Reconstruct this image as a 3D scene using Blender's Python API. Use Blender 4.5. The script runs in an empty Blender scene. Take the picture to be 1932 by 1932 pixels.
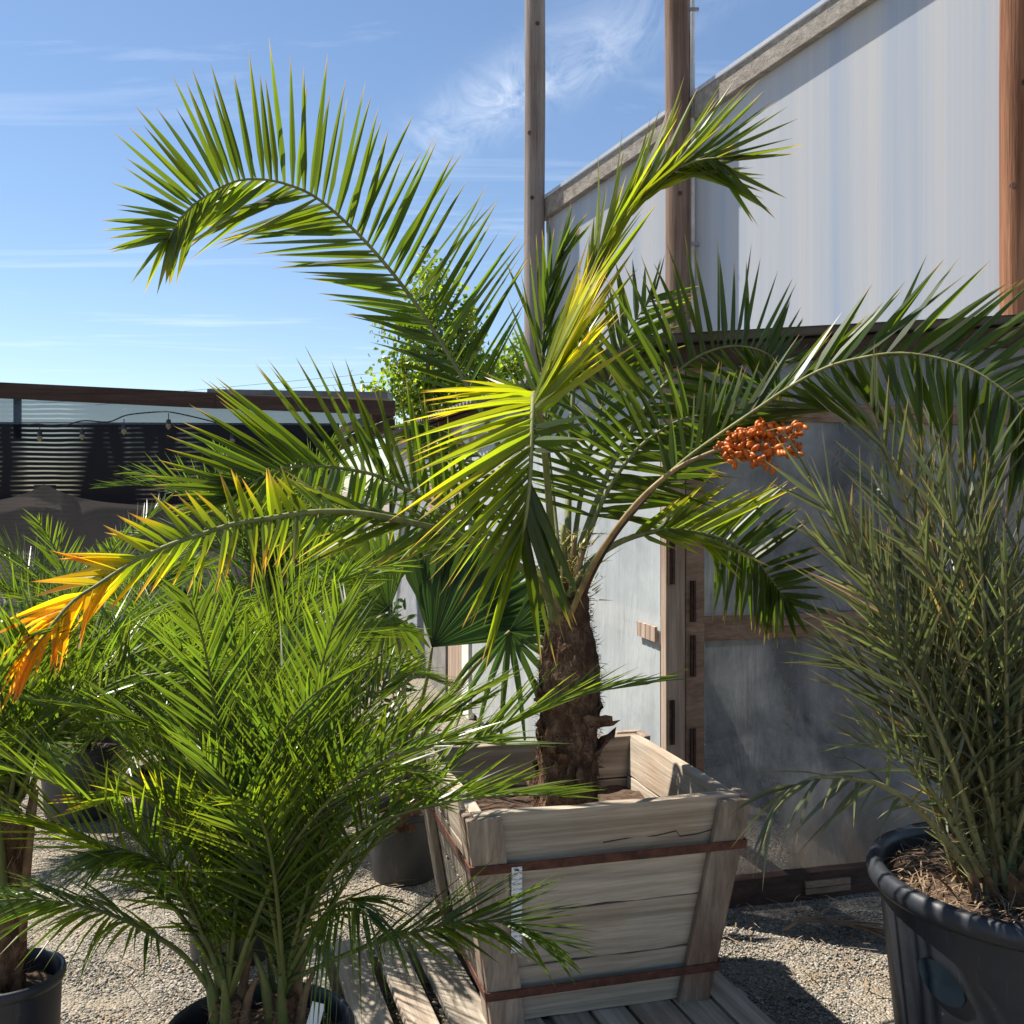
import bpy, math, random
import numpy as np
from mathutils import Vector, Matrix, noise as mnoise

# ------------------------------------------------------------------ camera, light, exposure
scn = bpy.context.scene
EYE, HZ, F = 1.55, 920.0, 1932.0
camd = bpy.data.cameras.new('camera'); camd.lens = 36; camd.sensor_width = 36
camd.shift_y = (HZ - 966.0) / F; camd.clip_end = 2000; camd.clip_start = 0.05
cam = bpy.data.objects.new('camera', camd); scn.collection.objects.link(cam)
cam.location = (0, 0, EYE); cam.rotation_euler = (math.radians(90), 0, 0)
scn.camera = cam

SUN_AZ, SUN_EL = math.radians(66), math.radians(56)      # azimuth measured to the left of the view
sdir = Vector((-math.sin(SUN_AZ) * math.cos(SUN_EL), math.cos(SUN_AZ) * math.cos(SUN_EL), math.sin(SUN_EL)))
world = bpy.data.worlds.new('World'); scn.world = world; world.use_nodes = True
wn = world.node_tree; wn.nodes.clear()
def wnode(t, **k):
    n = wn.nodes.new(t)
    for a, b in k.items(): setattr(n, a, b)
    return n
sky = wnode('ShaderNodeTexSky', sky_type='NISHITA', sun_disc=False, sun_elevation=SUN_EL, sun_rotation=-SUN_AZ)
sky.air_density = 1.0; sky.dust_density = 0.15; sky.ozone_density = 3.0; sky.altitude = 300
bg = wnode('ShaderNodeBackground'); bg.inputs['Strength'].default_value = 0.07
tc = wnode('ShaderNodeTexCoord')
# thin cirrus: stretched noise on the sky direction projected on a high flat layer
sep = wnode('ShaderNodeSeparateXYZ'); wn.links.new(tc.outputs['Generated'], sep.inputs[0])
zc = wnode('ShaderNodeMath', operation='MAXIMUM'); zc.inputs[1].default_value = 0.02
wn.links.new(sep.outputs['Z'], zc.inputs[0])
dx = wnode('ShaderNodeMath', operation='DIVIDE'); dy = wnode('ShaderNodeMath', operation='DIVIDE')
wn.links.new(sep.outputs['X'], dx.inputs[0]); wn.links.new(zc.outputs[0], dx.inputs[1])
wn.links.new(sep.outputs['Y'], dy.inputs[0]); wn.links.new(zc.outputs[0], dy.inputs[1])
cb = wnode('ShaderNodeCombineXYZ'); wn.links.new(dx.outputs[0], cb.inputs[0]); wn.links.new(dy.outputs[0], cb.inputs[1])
mp = wnode('ShaderNodeMapping'); mp.inputs['Rotation'].default_value = (0, 0, math.radians(38)); mp.inputs['Scale'].default_value = (0.45, 1.5, 1)
mp.inputs['Location'].default_value = (2.3, 0.9, 0)
wn.links.new(cb.outputs[0], mp.inputs[0])
nz = wnode('ShaderNodeTexNoise'); nz.inputs['Scale'].default_value = 1.1; nz.inputs['Detail'].default_value = 9; nz.inputs['Roughness'].default_value = 0.62
nz.inputs['Distortion'].default_value = 0.6
wn.links.new(mp.outputs[0], nz.inputs['Vector'])
cr = wnode('ShaderNodeMapRange'); cr.inputs['From Min'].default_value = 0.55; cr.inputs['From Max'].default_value = 0.95; cr.inputs['To Max'].default_value = 0.55
wn.links.new(nz.outputs['Fac'], cr.inputs['Value'])
def wm(op, a, b=0.0):
    n = wnode('ShaderNodeMath', operation=op)
    for i, q in enumerate((a, b)):
        if isinstance(q, (int, float)): n.inputs[i].default_value = q
        else: wn.links.new(q.outputs[0], n.inputs[i])
    return n
ex, ey = wm('SUBTRACT', dx, .02), wm('SUBTRACT', dy, 2.58)         # a streak of cirrus over the shed
along = wm('ADD', wm('MULTIPLY', ex, -.52), wm('MULTIPLY', ey, .85)); perp = wm('ADD', wm('MULTIPLY', ex, .85), wm('MULTIPLY', ey, .52))
g1 = wm('POWER', 2.718, wm('MULTIPLY', wm('POWER', wm('ABSOLUTE', wm('DIVIDE', along, .55)), 2.0), -1.0)); g2 = wm('POWER', 2.718, wm('MULTIPLY', wm('POWER', wm('ABSOLUTE', wm('DIVIDE', perp, .13)), 2.0), -1.0))
nz2 = wnode('ShaderNodeTexNoise'); nz2.inputs['Scale'].default_value = 4.5; nz2.inputs['Detail'].default_value = 8; nz2.inputs['Roughness'].default_value = .68; nz2.inputs['Distortion'].default_value = 1.0
mp2 = wnode('ShaderNodeMapping'); mp2.inputs['Rotation'].default_value = (0, 0, math.radians(31)); mp2.inputs['Scale'].default_value = (1.6, .7, 1); wn.links.new(cb.outputs[0], mp2.inputs[0]); wn.links.new(mp2.outputs[0], nz2.inputs['Vector'])
strk = wm('MULTIPLY', wm('MULTIPLY', g1, g2), wm('MAXIMUM', wm('MULTIPLY', wm('SUBTRACT', nz2, .34), 1.5), 0.0))
cr0 = cr; cr = wm('MINIMUM', wm('ADD', cr0, strk), .8)
mxs = wnode('ShaderNodeMixRGB'); mxs.inputs['Color2'].default_value = (8.6, 9.0, 9.6, 1)
wn.links.new(cr.outputs[0], mxs.inputs['Fac']); wn.links.new(sky.outputs[0], mxs.inputs['Color1'])
wn.links.new(mxs.outputs[0], bg.inputs['Color'])
wo = wnode('ShaderNodeOutputWorld'); wn.links.new(bg.outputs[0], wo.inputs[0])

sund = bpy.data.lights.new('sun', 'SUN'); sund.energy = 4.6; sund.angle = math.radians(0.53); sund.color = (1.0, 0.94, 0.84)
sun = bpy.data.objects.new('sun', sund); scn.collection.objects.link(sun)
sun.rotation_euler = (-sdir).to_track_quat('-Z', 'Y').to_euler(); sun.location = (-6, 4, 9)
scn.view_settings.view_transform = 'Standard'; scn.view_settings.look = 'None'
scn.view_settings.exposure = 1.1; scn.view_settings.gamma = 1
scn.view_settings.use_curve_mapping = False
scn.cycles.transparent_max_bounces = 8; scn.cycles.max_bounces = 5; scn.cycles.diffuse_bounces = 2; scn.cycles.glossy_bounces = 3; scn.cycles.transmission_bounces = 5

rng = random.Random(7)
COL = scn.collection

# ------------------------------------------------------------------ helpers
def P(u, v, Y):
    """photo pixel (1932 wide) at distance Y -> point"""
    return Vector(((u - 966) / F * Y, Y, EYE + (HZ - v) / F * Y))

class MB:
    def __init__(s): s.v = []; s.f = []; s.c = []
    def add(s, vs, fs, cs=None):
        b = len(s.v); s.v.extend([tuple(p) for p in vs]); s.f.extend([tuple(i + b for i in f) for f in fs])
        s.c.extend(cs if cs else [(0, .5, 0, 1)] * len(vs))
    def box(s, c, d, M=None, jit=0.0):
        x, y, z = d[0] / 2, d[1] / 2, d[2] / 2
        vs = [Vector((sx * x, sy * y, sz * z)) for sx in (-1, 1) for sy in (-1, 1) for sz in (-1, 1)]
        if jit: vs = [v + Vector([rng.uniform(-jit, jit) for _ in range(3)]) for v in vs]
        c = Vector(c)
        vs = [(M @ v if M else v) + c for v in vs]
        s.add(vs, [(0, 1, 3, 2), (4, 6, 7, 5), (0, 4, 5, 1), (2, 3, 7, 6), (0, 2, 6, 4), (1, 5, 7, 3)])
    def hexa(s, vs):      # 8 points, bottom 4 ccw then top 4 ccw
        s.add(vs, [(3, 2, 1, 0), (4, 5, 6, 7), (0, 1, 5, 4), (1, 2, 6, 5), (2, 3, 7, 6), (3, 0, 4, 7)])
    def tube(s, pts, rad, n=8, col=None, cap=True):
        pts = [Vector(p) for p in pts]; m = len(pts)
        if not hasattr(rad, '__len__'): rad = [rad] * m
        ref = None; vs = []
        for i, p in enumerate(pts):
            t = (pts[min(i + 1, m - 1)] - pts[max(i - 1, 0)]).normalized()
            if ref is None: ref = t.orthogonal().normalized()
            ref = (ref - t * ref.dot(t)).normalized(); b = t.cross(ref)
            for k in range(n):
                a = 2 * math.pi * k / n
                vs.append(p + (ref * math.cos(a) + b * math.sin(a)) * rad[i])
        fs = [(i * n + k, i * n + (k + 1) % n, (i + 1) * n + (k + 1) % n, (i + 1) * n + k) for i in range(m - 1) for k in range(n)]
        if cap: fs += [tuple(range(n - 1, -1, -1)), tuple((m - 1) * n + k for k in range(n))]
        s.add(vs, fs, [col] * len(vs) if col else None)
    def lathe(s, prof, c=(0, 0, 0), n=64, close=False):
        c = Vector(c); vs = []
        for r, z in prof:
            for k in range(n):
                a = 2 * math.pi * k / n; vs.append(c + Vector((r * math.cos(a), r * math.sin(a), z)))
        m = len(prof)
        fs = [(i * n + k, i * n + (k + 1) % n, (i + 1) * n + (k + 1) % n, (i + 1) * n + k) for i in range(m - 1) for k in range(n)]
        s.add(vs, fs)
    def mesh(s, name, smooth=False):
        me = bpy.data.meshes.new(name); me.from_pydata(s.v, [], s.f)
        at = me.attributes.new('lc', 'FLOAT_COLOR', 'POINT')
        at.data.foreach_set('color', np.array(s.c, dtype=np.float32).ravel())
        if smooth: me.polygons.foreach_set('use_smooth', [True] * len(me.polygons))
        me.update(); return me
    def build(s, name, mat, parent=None, smooth=False, bevel=0):
        o = bpy.data.objects.new(name, s.mesh(name, smooth)); COL.objects.link(o)
        if mat: o.data.materials.append(mat)
        if parent: put(o, parent)
        if bevel:
            b = o.modifiers.new('bevel', 'BEVEL'); b.width = bevel; b.segments = 2; b.limit_method = 'ANGLE'
        return o

def put(o, parent):
    o.parent = parent
    base = parent.location.copy(); p = parent.parent
    while p: base += p.location; p = p.parent
    # parents only carry translations, so world coordinates are kept by a shift
    o.location = o.location - base

def thing(name, label, cat, loc=(0, 0, 0), group=None):
    o = bpy.data.objects.new(name, None); COL.objects.link(o); o.location = loc; o.empty_display_size = .1
    return tag(o, label, cat, group)
def tag(o, label, cat, group=None):
    o['label'] = label; o['category'] = cat
    if group: o['group'] = group
    return o
def structure(o): o['kind'] = 'structure'; return o
def stuff(o): o['kind'] = 'stuff'; return o

def catmull(pts, n):
    pts = [Vector(p) for p in pts]; q = [pts[0] * 2 - pts[1]] + pts + [pts[-1] * 2 - pts[-2]]
    out = []
    segs = len(pts) - 1
    # arc-length parameter
    dens = []
    for i in range(segs):
        for k in range(12):
            t = k / 12; a, b, c, d = q[i:i + 4]
            dens.append(.5 * ((2 * b) + (c - a) * t + (2 * a - 5 * b + 4 * c - d) * t * t + (3 * b - a - 3 * c + d) * t ** 3))
    dens.append(pts[-1])
    L = [0]
    for i in range(1, len(dens)): L.append(L[-1] + (dens[i] - dens[i - 1]).length)
    j = 0
    for k in range(n):
        w = L[-1] * k / (n - 1)
        while j < len(L) - 2 and L[j + 1] < w: j += 1
        f = (w - L[j]) / max(1e-9, L[j + 1] - L[j]); out.append(dens[j].lerp(dens[j + 1], min(1, f)))
    return out, L[-1]

def keyat(keys, s):
    if s <= keys[0][0]: return keys[0][1:]
    for a, b in zip(keys, keys[1:]):
        if s <= b[0]:
            f = (s - a[0]) / max(1e-6, b[0] - a[0]); return tuple(x + (y - x) * f for x, y in zip(a[1:], b[1:]))
    return keys[-1][1:]

# ------------------------------------------------------------------ materials
class NT:
    def __init__(s, name):
        s.m = bpy.data.materials.new(name); s.m.use_nodes = True; s.t = s.m.node_tree; s.t.nodes.clear()
        s.out = s.n('ShaderNodeOutputMaterial')
    def n(s, t, ins=None, **k):
        x = s.t.nodes.new(t)
        for a, b in k.items(): setattr(x, a, b)
        if ins:
            for a, b in ins.items(): s.set(x, a, b)
        return x
    def set(s, x, a, b):
        if isinstance(b, bpy.types.NodeSocket): s.t.links.new(b, x.inputs[a])
        elif isinstance(b, bpy.types.Node): s.t.links.new(b.outputs[0], x.inputs[a])
        else: x.inputs[a].default_value = b
    def coord(s, scale=(1, 1, 1), rot=(0, 0, 0), kind='Object'):
        c = s.n('ShaderNodeTexCoord'); return s.n('ShaderNodeMapping', {'Vector': c.outputs[kind], 'Scale': scale, 'Rotation': rot})
    def noise(s, scale, vec, detail=5, rough=.6, dist=0):
        return s.n('ShaderNodeTexNoise', {'Scale': scale, 'Vector': vec, 'Detail': detail, 'Roughness': rough, 'Distortion': dist})
    def ramp(s, fac, stops):
        r = s.n('ShaderNodeValToRGB', {'Fac': fac}); e = r.color_ramp.elements
        while len(e) < len(stops): e.new(.5)
        for i, (p, c) in enumerate(stops):
            e[i].position = p; e[i].color = (*c, 1) if len(c) == 3 else c
        return r
    def mix(s, fac, a, b, mode='MIX'):
        return s.n('ShaderNodeMixRGB', {'Fac': fac, 'Color1': a, 'Color2': b}, blend_type=mode)
    def math(s, op, a, b=0.0): return s.n('ShaderNodeMath', {0: a, 1: b}, operation=op)
    def rng(s, v, a, b, c, d): return s.n('ShaderNodeMapRange', {'Value': v, 'From Min': a, 'From Max': b, 'To Min': c, 'To Max': d})
    def bump(s, h, st, dist=.01): return s.n('ShaderNodeBump', {'Height': h, 'Strength': st, 'Distance': dist})
    def bsdf(s, **k):
        names = {'col': 'Base Color', 'rough': 'Roughness', 'spec': 'Specular IOR Level', 'metal': 'Metallic', 'nor': 'Normal', 'alpha': 'Alpha', 'sheen': 'Sheen Weight'}
        return s.n('ShaderNodeBsdfPrincipled', {names[a]: b for a, b in k.items()})
    def done(s, sh): s.t.links.new(sh.outputs[0], s.out.inputs[0]); return s.m

def c4(c): return (*c, 1)

def leaf_mat(name, stops, trans=.5, tgain=(2.95, 2.8, 1.0), rough=.38, spec=.5):
    t = NT(name)
    a = t.n('ShaderNodeAttribute', attribute_name='lc'); s = t.n('ShaderNodeSeparateColor', {'Color': a.outputs['Color']})
    base = t.ramp(s.outputs[0], stops)
    oi = t.n('ShaderNodeObjectInfo')
    rv = t.math('FRACT', t.math('ADD', s.outputs[1], oi.outputs['Random']))
    var = t.rng(rv, 0, 1, .72, 1.25)
    hs = t.n('ShaderNodeHueSaturation', {'Color': base.outputs[0], 'Value': var, 'Hue': t.rng(rv, 0, 1, .487, .508)})
    vec = t.coord((1, 1, 1))
    blot = t.noise(26, vec, 2)
    hs2 = t.mix(t.rng(blot, .52, .75, 0, .35), hs, t.mix(1.0, hs, c4((1.5, 1.25, .7)), 'MULTIPLY'))
    dry = t.mix(s.outputs[2], hs2, c4((.30, .19, .10)))
    tcol = t.mix(1.0, dry, c4(tgain), 'MULTIPLY')
    p = t.bsdf(col=dry, rough=rough, spec=spec)
    tr = t.n('ShaderNodeBsdfTranslucent', {'Color': tcol})
    return t.done(t.n('ShaderNodeMixShader', {0: trans, 1: p, 2: tr}))

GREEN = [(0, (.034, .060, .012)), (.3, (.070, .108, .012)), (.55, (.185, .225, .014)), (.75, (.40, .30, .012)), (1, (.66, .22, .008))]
PYG = [(0, (.034, .066, .013)), (.3, (.076, .118, .015)), (.55, (.18, .225, .016)), (.8, (.48, .33, .012)), (1, (.62, .20, .01))]
GREY = [(0, (.075, .092, .045)), (.4, (.14, .155, .072)), (.7, (.21, .21, .09)), (.85, (.34, .25, .11)), (1, (.30, .2, .11))]
FANG = [(0, (.022, .050, .022)), (.4, (.050, .09, .02)), (.7, (.13, .18, .02)), (1, (.4, .3, .05))]
TREE = [(0, (.045, .085, .016)), (.5, (.10, .16, .02)), (1, (.19, .25, .03))]
M = {}
M['date_leaf'] = leaf_mat('date_leaf', GREEN, .5)
M['pygmy_leaf'] = leaf_mat('pygmy_leaf', PYG, .5, (2.75, 2.65, 1.0), rough=.3, spec=.6)
M['grey_leaf'] = leaf_mat('grey_leaf', GREY, .3, (1.9, 2.0, 1.1), rough=.33, spec=.7)
M['fan_leaf'] = leaf_mat('fan_leaf', FANG, .42)
M['tree_leaf'] = leaf_mat('tree_leaf', TREE, .5, rough=.3)

def wood_mat(name, lo, hi, stain=(.12, .06, .03), axis=0, scale=1.0, grain=1.0, stain_amt=.5, rough=.85):
    t = NT(name)
    sc = [26, 26, 26]; sc[axis] = 1.1
    oi = t.n('ShaderNodeObjectInfo')
    tcn = t.n('ShaderNodeTexCoord')
    off = t.n('ShaderNodeVectorMath', {0: tcn.outputs['Object'], 1: t.n('ShaderNodeCombineXYZ', {'X': t.math('MULTIPLY', oi.outputs['Random'], 17.0), 'Y': t.math('MULTIPLY', oi.outputs['Random'], 9.0), 'Z': t.math('MULTIPLY', oi.outputs['Random'], 13.0)})}, operation='ADD')
    mapv = t.n('ShaderNodeMapping', {'Vector': off.outputs[0], 'Scale': tuple(x * scale for x in sc)})
    g = t.noise(1.0, mapv, 7, .65, .4)
    fine = t.noise(4.5, mapv, 4, .6)
    big = t.noise(1.6 * scale, off.outputs[0], 4, .6)
    col = t.ramp(g, [(.28, lo), (.5, tuple((a + b) / 2 for a, b in zip(lo, hi))), (.7, hi)])
    col = t.mix(t.rng(fine, .4, .62, 0, .35), col, t.mix(1.0, col, c4((.45, .42, .4)), 'MULTIPLY'))
    col = t.mix(t.rng(big, .5, .72, 0, stain_amt), col, t.mix(1, col, c4(tuple(min(1, x * 4.2) for x in stain)), 'MULTIPLY'))
    val = t.n('ShaderNodeHueSaturation', {'Color': col, 'Value': t.rng(oi.outputs['Random'], 0, 1, .8, 1.15)})
    h = t.math('ADD', g, t.math('MULTIPLY', fine, .6))
    return t.done(t.bsdf(col=val, rough=rough, spec=.25, nor=t.bump(h, .55 * grain, .006)))
M['planter_wood'] = wood_mat('planter_wood', (0.24, 0.202, 0.15), (0.598, 0.507, 0.403), stain=(.18, .12, .08), axis=0)
M['cleat_wood'] = wood_mat('cleat_wood', (0.195, 0.143, 0.111), (0.468, 0.377, 0.293), stain=(.15, .09, .06), axis=2, stain_amt=.9)
M['pallet_wood'] = wood_mat('pallet_wood', (0.264, 0.216, 0.168), (0.6, 0.528, 0.432), axis=1)
M['frame_wood'] = wood_mat('frame_wood', (.20, .12, .085), (.42, .28, .20), axis=0)
M['post_wood'] = wood_mat('post_wood', (0.264, 0.18, 0.138), (0.576, 0.456, 0.36), axis=2)
M['dark_wood'] = wood_mat('dark_wood', (.045, .028, .022), (.11, .065, .05), axis=0)
M['pole_grey'] = wood_mat('pole_grey', (.13, .105, .09), (.30, .25, .22), axis=2, scale=.8, stain_amt=.3)
M['pole_brown'] = wood_mat('pole_brown', (.12, .078, .058), (.30, .205, .155), axis=2, scale=.8, grain=1.6)
M['pole_red'] = wood_mat('pole_red', (.12, .045, .022), (.40, .19, .10), axis=2, scale=.7, grain=2.5)
M['rake_wood'] = wood_mat('rake_wood', (.22, .19, .16), (.46, .42, .37), axis=0, stain_amt=.2)

def plain(name, col, rough=.6, metal=0, spec=.4, var=.25, scale=8, bump=.1):
    t = NT(name); v = t.coord(); nz = t.noise(scale, v, 6)
    c = t.mix(1, c4(col), t.rng(nz, .3, .7, 1 - var, 1 + var), 'MULTIPLY')
    return t.done(t.bsdf(col=c, rough=rough, metal=metal, spec=spec, nor=t.bump(nz, bump, .005)))
M['strap'] = plain('rusty_strap', (.105, .040, .026), .8, var=.5, scale=30)
M['soil'] = plain('soil', (.075, .045, .028), .95, var=.6, scale=40, bump=.8)
M['metal_grey'] = plain('metal_grey', (.22, .22, .23), .5, metal=.3)
M['conduit'] = plain('conduit', (.5, .5, .5), .45)
M['black'] = plain('black_plastic', (.02, .02, .022), .4)
M['bulb'] = plain('bulb_glass', (.25, .2, .12), .15)
M['petiole_tan'] = plain('petiole_tan', (.30, .20, .085), .55, var=.45, scale=18)
def stalk_mat(name, a, b, br):
    t = NT(name); v = t.coord((1, 1, .25)); n1 = t.noise(22, v, 5, .65); n2 = t.noise(70, v, 3, .6)
    c = t.mix(t.rng(n1, .35, .65, 0, 1), c4(a), c4(b)); c = t.mix(t.rng(n2, .58, .68, 0, .75), c, c4(br))
    return t.done(t.bsdf(col=c, rough=.6, spec=.3, nor=t.bump(n2, .4, .003)))
M['rachis_pyg'] = stalk_mat('rachis_pygmy', (.075, .10, .028), (.14, .16, .045), (.17, .10, .05))
M['rachis_grey'] = stalk_mat('rachis_grey', (.13, .13, .055), (.24, .22, .10), (.16, .09, .05))
M['spine'] = plain('spine', (.42, .34, .08), .5)
M['petiole'] = stalk_mat('petiole', (.12, .14, .045), (.24, .24, .08), (.20, .12, .055))
M['husk'] = plain('leaf_husk', (.20, .12, .065), .85, var=.5, scale=25, bump=.6)
M['dry_leaf'] = plain('dry_leaf', (.24, .165, .10), .8, var=.4, scale=20)
M['date_fruit'] = plain('date_fruit', (.50, .115, .010), .38, var=.45, scale=14)
M['bark_tree'] = plain('tree_bark', (.16, .13, .1), .9, scale=6)
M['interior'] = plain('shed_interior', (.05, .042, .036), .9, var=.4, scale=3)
M['fibre'] = plain('trunk_fibre', (.075, .042, .027), .9, var=.5, scale=25)
M['white_tag'] = None

def pot_mat(name, col, overlay):  # last colour is dust lying on the plastic
    t = NT(name); v = t.coord((1, 1, 1)); vv = t.coord((9, 9, 1.2))
    n1 = t.noise(3, v, 7, .7); n2 = t.noise(6, vv, 6, .65); n3 = t.noise(60, v, 3)
    c = t.mix(t.rng(n1, .42, .75, 0, .55), c4(col), c4(overlay))
    c = t.mix(t.rng(n2, .6, .72, 0, .3), c, c4(tuple(x * 2.2 for x in overlay)))
    c = t.mix(t.rng(n3, .68, .76, 0, .4), c, c4((.2, .19, .18)))
    return t.done(t.bsdf(col=c, rough=t.rng(n1, .3, .7, .34, .6), spec=.45, nor=t.bump(n2, .12, .004)))
M['pot'] = pot_mat('pot_plastic', (.016, .019, .026), (.045, .047, .052))
M['pot_old'] = pot_mat('pot_plastic_old', (.03, .03, .032), (.10, .10, .10))

def trunk_mat():
    t = NT('palm_trunk'); v = t.coord((1, 1, 1)); vs = t.coord((30, 30, 9))
    a = t.noise(9, v, 8, .7); b = t.noise(3, vs, 5, .7)
    c = t.ramp(a, [(.3, (.05, .027, .018)), (.46, (.17, .095, .06)), (.58, (.32, .20, .13)), (.72, (.48, .34, .23))])
    c = t.mix(t.rng(b, .35, .55, .6, 0), c, c4((.045, .025, .016)))
    return t.done(t.bsdf(col=c, rough=.95, spec=.1, nor=t.bump(t.math('ADD', a, b), 1.0, .02)))
M['trunk'] = trunk_mat()

def gravel_mat(name, stones):
    t = NT(name); v = t.coord()
    if stones:
        oi = t.n('ShaderNodeAttribute', attribute_name='lc'); s = t.n('ShaderNodeSeparateColor', {'Color': oi.outputs['Color']})
        c = t.ramp(s.outputs[0], [(0, (.11, .108, .10)), (.35, (.24, .225, .20)), (.7, (.37, .34, .29)), (1, (.50, .45, .38))])
        return t.done(t.bsdf(col=c, rough=.85, spec=.25, nor=t.bump(t.noise(120, v, 3), .3, .003)))
    vor = t.n('ShaderNodeTexVoronoi', {'Scale': 120.0, 'Vector': v}); vor2 = t.n('ShaderNodeTexVoronoi', {'Scale': 47.0, 'Vector': v})
    big = t.noise(1.3, v, 6, .6); big2 = t.noise(5, v, 5)
    r = t.n('ShaderNodeSeparateColor', {'Color': vor.outputs['Color']})
    c = t.ramp(r.outputs[0], [(0, (.12, .11, .095)), (.4, (.235, .21, .175)), (.8, (.34, .30, .245)), (1, (.46, .41, .34))])
    c = t.mix(t.rng(big, .40, .62, 0, .75), c, c4((.30, .245, .175)))
    c = t.mix(t.rng(big2, .52, .7, 0, .55), c, c4((.13, .10, .075)))
    h = t.math('ADD', t.math('MULTIPLY', vor.outputs['Distance'], -1.0), t.math('MULTIPLY', vor2.outputs['Distance'], -.8))
    return t.done(t.bsdf(col=c, rough=.95, spec=.15, nor=t.bump(h, .9, .012)))
M['ground'] = gravel_mat('gravel_ground', False); M['gravel'] = gravel_mat('gravel_stones', True)

def film_mat(name, col, alpha_lo, alpha_hi, trans, rough, tint, overlay=False):
    """plastic sheeting: part clear, part milky"""
    t = NT(name); v = t.coord((1, 1, 1)); vs = t.coord((2.5, 2.5, .55)); vst = t.coord((14, 14, .5))
    a = t.noise(1.7, v, 7, .65, .5); b = t.noise(2.2, vs, 5, .55, .8); st = t.noise(2, vst, 4, .6); sp = t.noise(75, v, 3, .7)
    c = t.mix(t.rng(a, .35, .68, 0, .8), c4(col), c4(tint))
    c = t.mix(t.rng(st, .5, .7, 0, .22), c, c4((.45, .38, .30)))
    wr = t.math('ADD', t.math('MULTIPLY', b, 1.0), t.math('MULTIPLY', t.noise(9, vs, 4, .6, 1.0), .22))
    nor = t.bump(wr, .55, .03)
    p = t.bsdf(col=c, rough=rough, spec=.5, nor=nor)
    tr = t.n('ShaderNodeBsdfTranslucent', {'Color': c, 'Normal': nor})
    m1 = t.n('ShaderNodeMixShader', {0: trans, 1: p, 2: tr})
    clear = t.n('ShaderNodeBsdfTransparent', {'Color': c4((.92, .93, .95))})
    if overlay:
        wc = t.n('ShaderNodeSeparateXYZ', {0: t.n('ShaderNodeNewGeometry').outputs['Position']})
        band = t.math('MULTIPLY', t.rng(wc.outputs[2], .08, .42, 1, 0), t.rng(b, .35, .6, .2, 1))  # tan band fading out upward, broken up by noise
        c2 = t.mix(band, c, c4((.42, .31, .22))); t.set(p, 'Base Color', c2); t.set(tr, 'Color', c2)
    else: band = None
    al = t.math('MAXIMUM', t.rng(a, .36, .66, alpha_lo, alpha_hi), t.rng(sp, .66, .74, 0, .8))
    if overlay: al = t.math('MAXIMUM', al, t.math('MULTIPLY', band, .85))
    return t.done(t.n('ShaderNodeMixShader', {0: al, 1: clear, 2: m1}))
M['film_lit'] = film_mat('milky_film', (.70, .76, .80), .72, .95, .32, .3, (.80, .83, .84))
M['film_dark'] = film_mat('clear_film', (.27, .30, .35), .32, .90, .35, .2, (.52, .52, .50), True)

def poly_mat():
    t = NT('polycarbonate'); vs = t.coord((3.6, 3.6, .07)); vf = t.coord((46, 46, .05)); v = t.coord()
    a = t.noise(1.0, vs, 5, .62, .2); f = t.noise(1.0, vf, 3, .6); b = t.noise(.8, v, 4)
    c = t.ramp(a, [(.32, (.47, .55, .67)), (.45, (.60, .625, .665)), (.56, (.645, .655, .68)), (.66, (.70, .68, .64))])
    c = t.mix(t.rng(f, .4, .62, .22, 0), c, c4((.48, .52, .60)))
    c = t.mix(t.rng(b, .5, .75, 0, .25), c, c4((.60, .62, .67)))
    p = t.bsdf(col=c, rough=.42, spec=.45, nor=t.bump(f, .08, .004)); tr = t.n('ShaderNodeBsdfTranslucent', {'Color': c})
    return t.done(t.n('ShaderNodeMixShader', {0: .38, 1: p, 2: tr}))
M['poly'] = poly_mat()

def cloth_mat(name, col, open_amt, wav, trans=.2, freq=150):
    t = NT(name); v = t.coord()
    w = t.n('ShaderNodeTexWave', {'Scale': freq / 20, 'Vector': t.coord((1, 1, 1)), 'Distortion': 1.6, 'Detail': 2.0, 'Detail Scale': .35}, wave_type='BANDS', bands_direction='Z')
    n2 = t.noise(.9, t.coord((1.2, 1, .25)), 4, .55)
    slit = t.math('MULTIPLY', t.rng(w.outputs['Fac'], .62, .95, 0, 1), t.rng(n2, .54, .68, 0, 1))
    op = t.math('ADD', open_amt, t.math('MULTIPLY', slit, wav))
    d = t.n('ShaderNodeBsdfDiffuse', {'Color': t.mix(t.noise(3, v, 4), c4(col), c4(tuple(x * 1.6 for x in col)))})
    tl = t.n('ShaderNodeBsdfTranslucent', {'Color': c4(col)})
    m1 = t.n('ShaderNodeMixShader', {0: trans, 1: d, 2: tl})
    return t.done(t.n('ShaderNodeMixShader', {0: op, 1: m1, 2: t.n('ShaderNodeBsdfTransparent')}))
M['cloth_top'] = cloth_mat('shade_cloth_open', (.05, .075, .11), .22, .2)
M['cloth_black'] = cloth_mat('shade_cloth_black', (.010, .010, .014), .003, .3)
M['cloth_net'] = cloth_mat('shade_net', (.13, .115, .105), .06, .25, .45, 190)

def corr_mat():
    t = NT('corrugated_metal'); v = t.coord(); a = t.noise(4, v, 6)
    c = t.ramp(a, [(.3, (.09, .085, .085)), (.6, (.19, .185, .185)), (.75, (.14, .075, .05))])
    return t.done(t.bsdf(col=c, rough=.6, metal=.3, nor=t.bump(a, .1)))
M['corrugated'] = corr_mat()

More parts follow.
